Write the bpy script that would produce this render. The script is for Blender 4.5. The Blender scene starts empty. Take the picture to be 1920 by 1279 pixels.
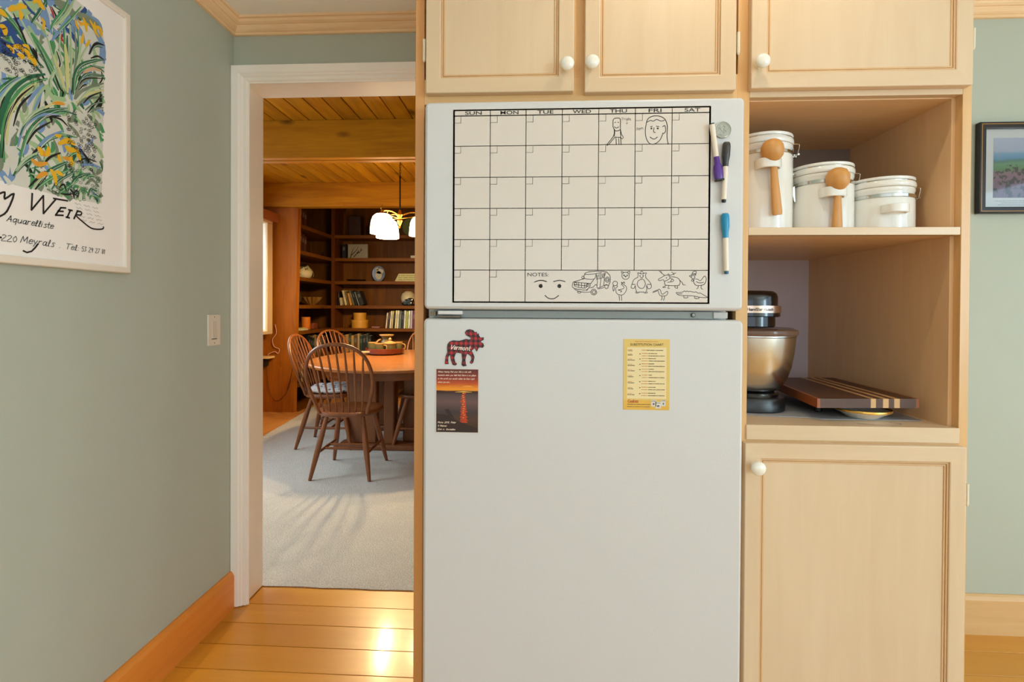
import bpy, bmesh, math, random
from mathutils import Vector, Matrix
random.seed(7)
PI = math.pi
scn = bpy.context.scene
COL = scn.collection

# ------------------------------------------------------------------ camera
cam_d = bpy.data.cameras.new('camera')
cam_d.sensor_width = 36.0
cam_d.lens = 943.3 / 1920 * 36.0
cam_d.shift_x = (960 - 947.9) / 1920
cam_d.shift_y = -(639.5 - 585.4) / 1920
cam_d.clip_start = 0.02
cam_o = bpy.data.objects.new('camera', cam_d)
COL.objects.link(cam_o)
def cam_matrix(yaw, pit, rol):
    f = Vector((-math.sin(yaw) * math.cos(pit), math.cos(yaw) * math.cos(pit), -math.sin(pit)))
    r = Vector((math.cos(yaw), math.sin(yaw), 0))
    d = f.cross(r)
    r2 = r * math.cos(rol) + d * math.sin(rol)
    d2 = d * math.cos(rol) - r * math.sin(rol)
    return Matrix(((r2.x, -d2.x, -f.x), (r2.y, -d2.y, -f.y), (r2.z, -d2.z, -f.z))).to_4x4()
cam_o.matrix_world = Matrix.Translation((0, 0, 1.2)) @ cam_matrix(0.052321, 0.008468, -0.005436)
scn.camera = cam_o

# ------------------------------------------------------------------ world, exposure, daylight
w = bpy.data.worlds.new('sky'); scn.world = w; w.use_nodes = True
bg = w.node_tree.nodes['Background']
bg.inputs[0].default_value = (0.55, 0.80, 1.0, 1); bg.inputs[1].default_value = 1.4
scn.view_settings.view_transform = 'Standard'
scn.view_settings.look = 'None'
scn.view_settings.exposure = 0.0
scn.view_settings.gamma = 1.0
scn.view_settings.use_curve_mapping = False
scn.cycles.max_bounces = 10
scn.cycles.diffuse_bounces = 8
scn.cycles.sample_clamp_indirect = 4.0
scn.cycles.use_denoising = True

def area(name, loc, target, sx, sy, power, col):
    l = bpy.data.lights.new(name, 'AREA'); l.shape = 'RECTANGLE'
    l.size = sx; l.size_y = sy; l.energy = power; l.color = col
    o = bpy.data.objects.new(name, l); COL.objects.link(o)
    o.location = loc
    o.rotation_euler = (Vector(target) - Vector(loc)).to_track_quat('-Z', 'Y').to_euler()
    return o
# daylight entering by the kitchen windows (behind and to the right of the camera), then two added fills
area('daylight_kitchen_rear', (0.1, -2.28, 1.45), (0.1, 2, 1.45), 2.3, 1.25, 9, (0.98, 0.98, 1.0))
area('daylight_kitchen_side', (3.27, -0.5, 1.45), (0, -0.5, 1.45), 1.7, 1.2, 8, (0.70, 0.84, 1.0))
area('daylight_fill_rear', (3.27, -1.7, 1.45), (0, -1.7, 1.45), 0.9, 1.2, 58, (0.60, 0.86, 1.0))  # added fill for the left wall, before solid wall rather than a window
area('daylight_fill_right', (3.27, 1.05, 0.75), (0, 1.05, 0.75), 0.9, 1.3, 13, (0.82, 0.92, 1.0))  # added low fill brightening the back wall's right end; no door stands here
# daylight entering by the dining room windows in its left wall
area('daylight_dining', (-3.55, 4.15, 2.00), (-1.2, 3.7, 0.0), 1.9, 1.2, 66, (0.80, 0.95, 1.0))
area('daylight_dining_near', (-3.5, 2.70, 1.95), (-1.4, 2.8, 0.0), 0.8, 1.4, 54, (0.80, 0.93, 1.0))
def point(name, loc, power, col, r=0.05):
    l = bpy.data.lights.new(name, 'POINT'); l.energy = power; l.color = col; l.shadow_soft_size = r
    o = bpy.data.objects.new(name, l); COL.objects.link(o); o.location = loc
    return o
# recessed ceiling lamps of the kitchen
WARM = (1.0, 0.86, 0.68)
def spot(name, loc, power, size=150, r=0.03):
    l = bpy.data.lights.new(name, 'SPOT'); l.energy = power; l.color = WARM
    l.spot_size = math.radians(size); l.spot_blend = 0.6; l.shadow_soft_size = r
    o = bpy.data.objects.new(name, l); COL.objects.link(o); o.location = loc
    return o
spot('ceiling_lamp_light', (0.46, 0.93, 2.315), 7.5, r=0.012)
spot('ceiling_lamp_light', (-0.45, 0.10, 2.315), 2.0, r=0.05)
spot('ceiling_lamp_light', (1.2, -0.7, 2.315), 2.0, r=0.05)

# ------------------------------------------------------------------ materials
def srgb(r, g, b):
    f = lambda c: (c / 255 / 12.92) if c <= 10 else ((c / 255 + 0.055) / 1.055) ** 2.4
    return (f(r), f(g), f(b), 1)
MATS = {}
def newmat(name):
    m = bpy.data.materials.new(name); m.use_nodes = True
    nt = m.node_tree
    return m, nt, nt.nodes['Principled BSDF']
def plain(name, rgb, rough=0.5, metal=0.0, bump=0.0, bscale=200, coat=0.0, var=0.04, trans=0.0, spec=0.5, alpha=1.0):
    if name in MATS: return MATS[name]
    m, nt, b = newmat(name)
    c = srgb(*rgb)
    N, L = nt.nodes, nt.links
    tc = N.new('ShaderNodeTexCoord')
    nz = N.new('ShaderNodeTexNoise'); nz.inputs['Scale'].default_value = 9; nz.inputs['Detail'].default_value = 3
    L.new(tc.outputs['Object'], nz.inputs['Vector'])
    mx = N.new('ShaderNodeMix'); mx.data_type = 'RGBA'
    mx.inputs[6].default_value = tuple(x * (1 - var) for x in c[:3]) + (1,)
    mx.inputs[7].default_value = tuple(min(1, x * (1 + var)) for x in c[:3]) + (1,)
    L.new(nz.outputs['Fac'], mx.inputs[0]); L.new(mx.outputs[2], b.inputs['Base Color'])
    b.inputs['Roughness'].default_value = rough; b.inputs['Metallic'].default_value = metal
    b.inputs['Coat Weight'].default_value = coat; b.inputs['Coat Roughness'].default_value = 0.08
    b.inputs['Transmission Weight'].default_value = trans; b.inputs['Specular IOR Level'].default_value = spec
    b.inputs['Alpha'].default_value = alpha
    if bump:
        n2 = N.new('ShaderNodeTexNoise'); n2.inputs['Scale'].default_value = bscale; n2.inputs['Detail'].default_value = 2
        L.new(tc.outputs['Object'], n2.inputs['Vector'])
        bp = N.new('ShaderNodeBump'); bp.inputs['Strength'].default_value = bump; bp.inputs['Distance'].default_value = 0.002
        L.new(n2.outputs['Fac'], bp.inputs['Height']); L.new(bp.outputs[0], b.inputs['Normal'])
    MATS[name] = m
    return m
def wood(name, light, dark, axis='z', rough=0.4, scale=1.0, knots=0.0, coat=0.0, contrast=0.5, spec=0.5, planks=None):
    """grain runs along axis; planks=(axis index, width, offset) varies tone board by board"""
    if name in MATS: return MATS[name]
    m, nt, b = newmat(name)
    N, L = nt.nodes, nt.links
    tc = N.new('ShaderNodeTexCoord')
    mp = N.new('ShaderNodeMapping')
    s = [9 * scale] * 3; s['xyz'.index(axis)] = 0.9 * scale
    mp.inputs['Scale'].default_value = s
    L.new(tc.outputs['Object'], mp.inputs['Vector'])
    vec = mp.outputs[0]
    fac_plank = None
    if planks:
        sx = N.new('ShaderNodeSeparateXYZ'); L.new(tc.outputs['Object'], sx.inputs[0])
        a = N.new('ShaderNodeMath'); a.operation = 'SUBTRACT'; L.new(sx.outputs[planks[0]], a.inputs[0]); a.inputs[1].default_value = planks[2]
        d = N.new('ShaderNodeMath'); d.operation = 'DIVIDE'; L.new(a.outputs[0], d.inputs[0]); d.inputs[1].default_value = planks[1]
        fl = N.new('ShaderNodeMath'); fl.operation = 'FLOOR'; L.new(d.outputs[0], fl.inputs[0])
        wn = N.new('ShaderNodeTexWhiteNoise'); wn.noise_dimensions = '1D'; L.new(fl.outputs[0], wn.inputs['W'])
        va = N.new('ShaderNodeVectorMath'); va.operation = 'MULTIPLY_ADD'
        L.new(wn.outputs['Color'], va.inputs[0]); va.inputs[1].default_value = (30, 30, 30); L.new(mp.outputs[0], va.inputs[2])
        vec = va.outputs[0]; fac_plank = wn.outputs['Value']
    n1 = N.new('ShaderNodeTexNoise'); n1.inputs['Scale'].default_value = 3.0; n1.inputs['Detail'].default_value = 6
    n1.inputs['Roughness'].default_value = 0.62; n1.inputs['Distortion'].default_value = 0.6
    L.new(vec, n1.inputs['Vector'])
    n2 = N.new('ShaderNodeTexNoise'); n2.inputs['Scale'].default_value = 0.55; n2.inputs['Detail'].default_value = 2
    L.new(vec, n2.inputs['Vector'])
    ad = N.new('ShaderNodeMath'); ad.operation = 'MULTIPLY_ADD'
    L.new(n2.outputs['Fac'], ad.inputs[0]); ad.inputs[1].default_value = 0.8
    L.new(n1.outputs['Fac'], ad.inputs[2])
    rp = N.new('ShaderNodeMapRange'); rp.inputs[1].default_value = 0.9 - contrast; rp.inputs[2].default_value = 0.9 + contrast
    L.new(ad.outputs[0], rp.inputs[0])
    mx = N.new('ShaderNodeMix'); mx.data_type = 'RGBA'
    mx.inputs[6].default_value = srgb(*light); mx.inputs[7].default_value = srgb(*dark)
    L.new(rp.outputs[0], mx.inputs[0])
    out = mx.outputs[2]
    if fac_plank is not None:
        hs = N.new('ShaderNodeHueSaturation')
        mr = N.new('ShaderNodeMapRange'); mr.inputs[3].default_value = 0.86; mr.inputs[4].default_value = 1.12
        L.new(fac_plank, mr.inputs[0]); L.new(mr.outputs[0], hs.inputs['Value']); L.new(out, hs.inputs['Color'])
        out = hs.outputs[0]
    if knots:
        vo = N.new('ShaderNodeTexVoronoi'); vo.inputs['Scale'].default_value = 1.0
        m2 = N.new('ShaderNodeMapping'); s2 = [4.6] * 3; s2['xyz'.index(axis)] = 2.0; m2.inputs['Scale'].default_value = s2
        L.new(tc.outputs['Object'], m2.inputs['Vector']); L.new(m2.outputs[0], vo.inputs['Vector'])
        kr = N.new('ShaderNodeMapRange'); kr.inputs[1].default_value = 0.05; kr.inputs[2].default_value = 0.16
        kr.inputs[3].default_value = knots; kr.inputs[4].default_value = 0
        L.new(vo.outputs['Distance'], kr.inputs[0])
        m3 = N.new('ShaderNodeMix'); m3.data_type = 'RGBA'; m3.inputs[7].default_value = tuple(x * 0.22 for x in srgb(*dark)[:3]) + (1,)
        L.new(kr.outputs[0], m3.inputs[0]); L.new(out, m3.inputs[6]); out = m3.outputs[2]
    L.new(out, b.inputs['Base Color'])
    b.inputs['Roughness'].default_value = rough; b.inputs['Coat Weight'].default_value = coat; b.inputs['Coat Roughness'].default_value = 0.12
    b.inputs['Specular IOR Level'].default_value = spec * (0.4 if name.startswith('pine') else 1.0)
    bp = N.new('ShaderNodeBump'); bp.inputs['Strength'].default_value = 0.08; bp.inputs['Distance'].default_value = 0.002
    L.new(n1.outputs['Fac'], bp.inputs['Height']); L.new(bp.outputs[0], b.inputs['Normal'])
    MATS[name] = m
    return m
def emis(name, rgb, strength):
    if name in MATS: return MATS[name]
    m, nt, b = newmat(name)
    b.inputs['Base Color'].default_value = srgb(*rgb); b.inputs['Emission Color'].default_value = srgb(*rgb)
    b.inputs['Emission Strength'].default_value = strength
    MATS[name] = m
    return m

# ------------------------------------------------------------------ mesh helpers
class MB:
    def __init__(s): s.b = bmesh.new(); s.mi = 0
    def _f(s, vs):
        try:
            f = s.b.faces.new(vs); f.material_index = s.mi; return f
        except ValueError: return None
    def box(s, x0, x1, y0, y1, z0, z1):
        v = [s.b.verts.new(p) for p in ((x0,y0,z0),(x1,y0,z0),(x1,y1,z0),(x0,y1,z0),(x0,y0,z1),(x1,y0,z1),(x1,y1,z1),(x0,y1,z1))]
        for q in ((3,2,1,0),(4,5,6,7),(0,1,5,4),(1,2,6,5),(2,3,7,6),(3,0,4,7)): s._f([v[i] for i in q])
        return s
    def hexa(s, p):
        v = [s.b.verts.new(q) for q in p]
        for q in ((3,2,1,0),(4,5,6,7),(0,1,5,4),(1,2,6,5),(2,3,7,6),(3,0,4,7)): s._f([v[i] for i in q])
        return s
    def rings(s, rings, cap=True, close=True):
        R = [[s.b.verts.new(p) for p in r] for r in rings]
        n = len(R[0])
        for a, c in zip(R, R[1:]):
            for i in range(n if close else n - 1):
                j = (i + 1) % n
                s._f([a[i], a[j], c[j], c[i]])
        if cap:
            s._f(list(reversed(R[0]))); s._f(R[-1])
        return s
    def lathe(s, prof, c=(0,0,0), seg=32, axis='z', cap=True, arc=None):
        rr = []
        for r, h in prof:
            ring = []
            for i in range(seg):
                t = 2 * PI * i / seg
                a, d = max(r, 1e-5) * math.cos(t), max(r, 1e-5) * math.sin(t)
                if axis == 'z': p = (a, d, h)
                elif axis == 'y': p = (a, -h, d)     # h runs towards -y
                else: p = (h, a, d)
                ring.append((p[0]+c[0], p[1]+c[1], p[2]+c[2]))
            rr.append(ring)
        return s.rings(rr, cap)
    def tube(s, pts, r, seg=8, cap=True, flat=1.0):
        pts = [Vector(p) for p in pts]; n = len(pts)
        rs = r if isinstance(r, (list, tuple)) else [r] * n
        rr = []; up = None
        for i, p in enumerate(pts):
            t = (pts[min(i+1, n-1)] - pts[max(i-1, 0)]).normalized()
            if up is None:
                up = Vector((0,0,1)) if abs(t.z) < 0.9 else Vector((0,1,0))
            u = t.cross(up).normalized(); up = u.cross(t).normalized()
            rr.append([tuple(p + u * (rs[i] * math.cos(2*PI*k/seg)) + up * (rs[i] * flat * math.sin(2*PI*k/seg))) for k in range(seg)])
        return s.rings(rr, cap)
    def prism(s, poly, a, b2, plane='xz'):
        """poly extruded along the third axis from a to b2"""
        def P(u, v, h): return {'xz': (u, h, v), 'xy': (u, v, h), 'yz': (h, u, v)}[plane]
        return s.rings([[P(u, v, a) for u, v in poly], [P(u, v, b2) for u, v in poly]])
    def ribbon(s, pts, wd, P, lift=0.0):
        """flat stroke; pts 2D, wd width or list; P maps (u,v,lift) to 3D"""
        n = len(pts)
        if n < 2: return s
        if n > 2 and not isinstance(wd, (list, tuple)):      # break at sharp corners so the stroke keeps its width
            for i in range(1, n-1):
                a1 = math.atan2(pts[i][1]-pts[i-1][1], pts[i][0]-pts[i-1][0]); a2 = math.atan2(pts[i+1][1]-pts[i][1], pts[i+1][0]-pts[i][0])
                if abs((a2 - a1 + PI) % (2*PI) - PI) > 0.9:
                    s.ribbon(pts[:i+1], wd, P, lift); return s.ribbon(pts[i:], wd, P, lift + 0.00001)
        ws = wd if isinstance(wd, (list, tuple)) else [wd] * n
        L, R = [], []
        for i in range(n):
            a = pts[max(i-1, 0)]; c = pts[min(i+1, n-1)]
            dx, dy = c[0]-a[0], c[1]-a[1]; l = math.hypot(dx, dy) or 1
            nx, ny = -dy/l*ws[i]/2, dx/l*ws[i]/2
            ex = ey = 0
            if i == 0: ex, ey = -dx/l*ws[i]*0.35, -dy/l*ws[i]*0.35
            if i == n-1: ex, ey = dx/l*ws[i]*0.35, dy/l*ws[i]*0.35
            L.append(s.b.verts.new(P(pts[i][0]+nx+ex, pts[i][1]+ny+ey, lift))); R.append(s.b.verts.new(P(pts[i][0]-nx+ex, pts[i][1]-ny+ey, lift)))
        for i in range(n-1): s._f([L[i], L[i+1], R[i+1], R[i]])
        return s
    def frame(s, outer, inner, a, b2, plane='xz', alt=None):
        """mitred rectangular frame between heights a and b2; alt = material index of faces on sides 0 and 2"""
        P = lambda u, v, h: {'xz': (u, h, v), 'yz': (h, u, v)}[plane]
        R = [[s.b.verts.new(P(u, v, h)) for u, v in q] for q, h in ((outer, a), (inner, a), (inner, b2), (outer, b2))]
        for k in range(4):
            A, B = R[k], R[(k+1) % 4]
            for i in range(4):
                f = s._f([A[i], A[(i+1) % 4], B[(i+1) % 4], B[i]])
                if alt is not None and f and i in (0, 2): f.material_index = alt
        return s
    def build(s, name, mats, parent=None, world=True, smooth=False, bevel=0.0, bseg=2, subsurf=0, loc=None, norm=True):
        off = Vector((0,0,0))
        if parent is not None and world:
            o = parent
            while o is not None: off += o.location; o = o.parent
        if loc is not None: off = Vector(loc)
        for v in s.b.verts: v.co -= off
        if norm: bmesh.ops.recalc_face_normals(s.b, faces=s.b.faces[:])
        me = bpy.data.meshes.new(name); s.b.to_mesh(me); s.b.free()
        for m in (mats if isinstance(mats, (list, tuple)) else [mats]): me.materials.append(m)
        if smooth:
            for p in me.polygons: p.use_smooth = True
        o = bpy.data.objects.new(name, me); COL.objects.link(o)
        if parent is not None: o.parent = parent
        if loc is not None: o.location = loc
        if bevel:
            md = o.modifiers.new('bevel', 'BEVEL'); md.width = bevel; md.segments = bseg; md.limit_method = 'ANGLE'; md.angle_limit = math.radians(40)
        if subsurf:
            md = o.modifiers.new('subsurf', 'SUBSURF'); md.levels = subsurf; md.render_levels = subsurf
        if smooth or bevel:
            for p in me.polygons: p.use_smooth = p.loop_total < 9
            bm = bmesh.new(); bm.from_mesh(me)
            for e in bm.edges:
                if len(e.link_faces) == 2 and e.calc_face_angle(0) > math.radians(38): e.smooth = False
            bm.to_mesh(me); bm.free()
        return o
def tag(o, label, cat, group=None):
    o['label'] = label; o['category'] = cat
    if group: o['group'] = group
    return o
def thing(name, label, cat, loc=(0,0,0), rotz=0, group=None):
    o = bpy.data.objects.new(name, None); COL.objects.link(o); o.empty_display_size = 0.05
    o.location = loc; o.rotation_euler = (0, 0, rotz)
    return tag(o, label, cat, group)
def struct(o): o['kind'] = 'structure'; return o
def copy_tree(o, parent=None):
    c = o.copy(); COL.objects.link(c); c.parent = parent
    for ch in o.children: copy_tree(ch, c)
    return c
def smoothpts(pts, k=3):
    """Catmull-Rom refinement"""
    if len(pts) < 3: return pts
    out = []
    for i in range(len(pts)-1):
        p0, p1, p2, p3 = pts[max(i-1,0)], pts[i], pts[i+1], pts[min(i+2, len(pts)-1)]
        for j in range(k):
            t = j / k
            out.append(tuple(0.5*((2*b) + (c-a)*t + (2*a-5*b+4*c-d)*t*t + (3*b-a-3*c+d)*t**3) for a, b, c, d in zip(p0, p1, p2, p3)))
    out.append(pts[-1])
    return out
def parse(s): return [[tuple(float(c)/1000 for c in p.split(',')) for p in st.split()] for st in s.split('|') if st.strip()]

# hand-drawn letters: x advance; strokes in a grid where x-height is 5 and cap height 8
GL = {
'a':'5;4,4 2,5 0,3 1,0 3,1 4,5|4,5 4,0 5,0','b':'5;0,8 0,0|0,3 2,5 4,3 3,0 0,1','c':'4;4,4 2,5 0,3 1,0 4,1','d':'5;4,8 4,0|4,4 2,5 0,3 1,0 4,1','e':'4;0,3 4,3 3,5 1,5 0,2 1,0 4,1',
'f':'3;4,8 2,7 1,0|0,5 3,5','g':'5;4,4 2,5 0,3 1,1 4,2|4,5 4,-2 2,-3 0,-2','h':'5;0,8 0,0|0,3 2,5 4,4 4,0','i':'2;0,5 0,0|0,7 0.3,7','k':'4;0,8 0,0|3,5 0,2 3,0','l':'3;0,0 2,6 1,8 0.5,5 1,0 2,0','m':'7;0,5 0,0|0,3 2,5 3,4 3,0|3,3 5,5 6,4 6,0','n':'5;0,5 0,0|0,3 2,5 4,4 4,0',
'o':'5;2,5 0,3 1,0 3,0 4,3 2,5','p':'5;0,5 0,-3|0,3 2,5 4,3 3,0 0,1','q':'5;4,4 2,5 0,3 1,0 4,2|4,5 4,-3','r':'4;0,5 0,0|0,3 1,4.5 3,5','s':'4;4,4.5 2,5 1,4 3,2 3,0 0,0','t':'3;1,8 1,1 3,0|0,5 3,5','u':'5;0,5 0,1 2,0 4,2|4,5 4,0','v':'4;0,5 2,0 4,5','w':'6;0,5 1,0 3,4 5,0 6,5','x':'4;0,5 4,0|4,5 0,0','y':'5;0,5 2,1|4,5 1,-3','z':'4;0,5 4,5 0,0 4,0',
'A':'6;0,0 3,8 5,0|1,3 5,3','C':'6;5,7 3,8 0,4 2,0 5,1','E':'5;5,8 0,8 0,0 5,0|0,4 4,4','G':'6;5,7 3,8 0,4 2,0 5,1 5,4 3,4','D':'6;0,0 0,8 4,7 5,4 4,1 0,0','L':'5;0,8 0,0 4,0','K':'5;0,8 0,0|4,8 0,4 4,0','F':'5;0,0 0,8 4,8|0,4 3,4','H':'6;0,8 0,0|5,8 5,0|0,4 5,4','I':'2;0,8 0,0','M':'8;0,0 1,8 3.5,2 6,8 7,0','N':'6;0,0 0,8 5,0 5,8','P':'5;0,0 0,8 4,8 4,4 0,4','T':'6;0,8 6,8|3,8 2,0','V':'6;0,8 2,0 6,8','S':'5;5,7 3,8 0,6 4,3 3,0 0,1','U':'6;0,8 0,2 2,0 4,0 5,2 5,8','B':'5;0,0 0,8 4,7 0,4 5,2 0,0','R':'6;0,0 0,8 4,8 4,5 0,4 5,0','O':'6;3,8 0,4 3,0 5,4 3,8','W':'9;0,8 2,0 4,7 6,0 9,8',
'0':'5;2,8 0,4 2,0 4,4 2,8','1':'3;0,6 1,8 1,0','2':'5;0,7 2,8 4,6 0,0 5,0','3':'5;0,8 4,8 2,5 4,2 0,0','5':'5;4,8 1,8 0,5 4,4 3,0 0,0','7':'5;0,8 4,8 1,0','8':'5;2,4 0,6 2,8 4,6 0,2 2,0 4,2 2,4','9':'5;4,6 2,8 0,6 2,4 4,6 3,0','6':'5;4,8 0,3 2,0 4,2 1,4','4':'5;3,0 3,8 0,3 5,3',
'.':'2;0,0 0.4,0','-':'4;0,4 3,4',':':'2;0,0 0.4,0|0,4 0.4,4',',':'2;0.4,0 0,-1.5',' ':'4;',"'":'2;0.5,8 0,6','/':'4;0,0 4,8'}
def text_width(t): return sum(float(GL[c].split(';')[0]) + 1 for c in t) - 1
def hand(mb, text, u, v, wid, xh, P, th, lift=0.0, slant=0.2, rot=0.0, wob=0.0):
    """writes text from (u,v) with total width wid, x-height xh"""
    su = wid / text_width(text); sv = xh / 5; cx = 0
    for ch in text:
        adv, st = GL[ch].split(';')
        for s in st.split('|'):
            if not s: continue
            pts = [tuple(float(c) for c in p.split(',')) for p in s.split()]
            pts = smoothpts(pts, 3) if ch.islower() or ch in 'CSUO0235689' else pts
            q = []
            for a, b in pts:
                x = (cx + a) * su + b * sv * slant; y = b * sv + wob * math.sin(cx * 0.9)
                q.append((u + x*math.cos(rot) - y*math.sin(rot), v + x*math.sin(rot) + y*math.cos(rot)))
            mb.ribbon(q, th, P, lift)
        cx += float(adv) + 1
def printed(name, text, mat, parent, center, width, height, normal='-y', bold=0.0, left=False, extr=0.0003):
    """built-in typeface as a thin mesh, fitted to width x height (metres)"""
    cu = bpy.data.curves.new(name, 'FONT'); cu.body = text; cu.size = 1.0; cu.offset = bold
    tmp = bpy.data.objects.new('tmp', cu); COL.objects.link(tmp)
    bpy.context.view_layer.update()
    me = bpy.data.meshes.new_from_object(tmp.evaluated_get(bpy.context.evaluated_depsgraph_get()))
    bpy.data.objects.remove(tmp)
    xs = [v.co.x for v in me.vertices]; ys = [v.co.y for v in me.vertices]
    x0, x1, y0, y1 = min(xs), max(xs), min(ys), max(ys)
    off = Vector((0,0,0)); o = parent
    while o is not None: off += o.location; o = o.parent
    for v in me.vertices:
        a = ((v.co.x - x0) / (x1 - x0) - (0 if left else 0.5)) * width; b = ((v.co.y - y0) / (y1 - y0) - 0.5) * height
        v.co = Vector((center[0] + a, center[1] - extr, center[2] + b)) - off
    me.materials.append(mat); me.name = name
    o = bpy.data.objects.new(name, me); COL.objects.link(o); o.parent = parent
    return o
# ---- flat drawings in millimetres on their own surface (fridge: x,z; poster: y,z)
THU="188,1643 192,1647 202,1647 205,1642 205,1625 206,1604|188,1643 188,1627 192,1619 191,1605|192,1637 194,1638|199,1638 201,1637|191,1627 196,1624 201,1627|190,1620 197,1617 205,1620|191,1619 189,1605 175,1587 177,1585 192,1602|205,1621 208,1609 212,1602 208,1599 206,1603|192,1603 206,1602|195,1600 196,1586|201,1600 202,1586|206,1601 207,1585"
FRI="265,1634 269,1645 281,1651 297,1650 309,1642 314,1626|265,1634 263,1618 265,1600 273,1587 285,1586 297,1595 303,1609|303,1626 308,1628 310,1617 306,1610 303,1611|314,1626 313,1603 316,1585|267,1637 275,1641 281,1639 289,1643 299,1639 307,1641|275,1626 279,1627|289,1627 294,1626|283,1624 282,1614 286,1613|274,1602 283,1597 291,1602|278,1622 278,1621 277,1621 277,1621 276,1621 276,1622 276,1623 277,1623 277,1623 278,1623 278,1622|293,1622 293,1621 292,1621 291,1621 291,1621 290,1622 291,1623 291,1623 292,1623 293,1622 293,1622"
FACE="6,1262 20,1266 34,1263|51,1263 65,1266 78,1263|31,1230 38,1224 47,1222 55,1224 63,1230|24,1252 23,1250 22,1249 20,1249 18,1250 17,1252 18,1255 20,1256 22,1256 23,1255 24,1252|22,1252 22,1252 21,1251 20,1251 20,1252 19,1252 20,1253 20,1254 21,1254 22,1253 22,1252|68,1253 67,1250 66,1249 64,1249 62,1250 61,1252 62,1255 64,1256 66,1256 67,1255 68,1253|66,1253 66,1252 65,1251 64,1251 64,1252 63,1253 64,1253 64,1254 65,1254 66,1253 66,1253"
CAR="124,1282 133,1286 154,1288 173,1287 177,1284 183,1277 184,1264 180,1254|125,1280 144,1281 151,1282 164,1285|125,1282 123,1271 146,1269 151,1281|123,1270 100,1263 97,1261 95,1253 97,1249 103,1246 126,1243 131,1246|146,1269 140,1261 136,1259 100,1262|101,1261 101,1252 126,1248 131,1258|110,1261 110,1251|117,1260 117,1250|124,1259 124,1249|101,1256 128,1253|100,1245 111,1240 126,1238 139,1239|136,1259 137,1253 129,1242|136,1248 144,1250 149,1256 154,1254|151,1281 153,1269 154,1262 154,1248 172,1255 180,1254|160,1283 162,1268 160,1251|170,1285 170,1268 169,1255|152,1269 161,1271 170,1273|155,1246 169,1249|173,1285 171,1277|154,1279 154,1272|157,1280 158,1273|164,1282 165,1274|167,1282 167,1274|106,1258 105,1256 104,1255 102,1255 100,1256 100,1258 100,1260 102,1261 104,1261 105,1260 106,1258|134,1255 133,1253 132,1252 130,1252 128,1253 128,1255 128,1257 130,1258 132,1258 133,1257 134,1255|123,1273 122,1271 121,1270 119,1270 118,1271 117,1273 118,1275 119,1276 121,1276 122,1275 123,1273|153,1238 151,1234 148,1232 144,1232 140,1234 139,1238 140,1242 144,1245 148,1245 151,1242 153,1238|150,1238 149,1236 147,1235 145,1234 143,1236 142,1238 143,1241 145,1242 147,1242 149,1241 150,1238|182,1268 181,1264 179,1262 176,1262 173,1264 172,1268 173,1272 176,1274 179,1274 181,1272 182,1268|180,1268 179,1266 178,1265 176,1265 175,1266 175,1268 175,1270 176,1271 178,1271 179,1270 180,1268|179,1251 179,1249 176,1247 174,1247 172,1249 171,1251 172,1254 174,1256 176,1256 179,1254 179,1251|115,1238 115,1237 113,1236 110,1236 108,1237 108,1238 108,1239 110,1240 113,1240 115,1239 115,1238"
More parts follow.
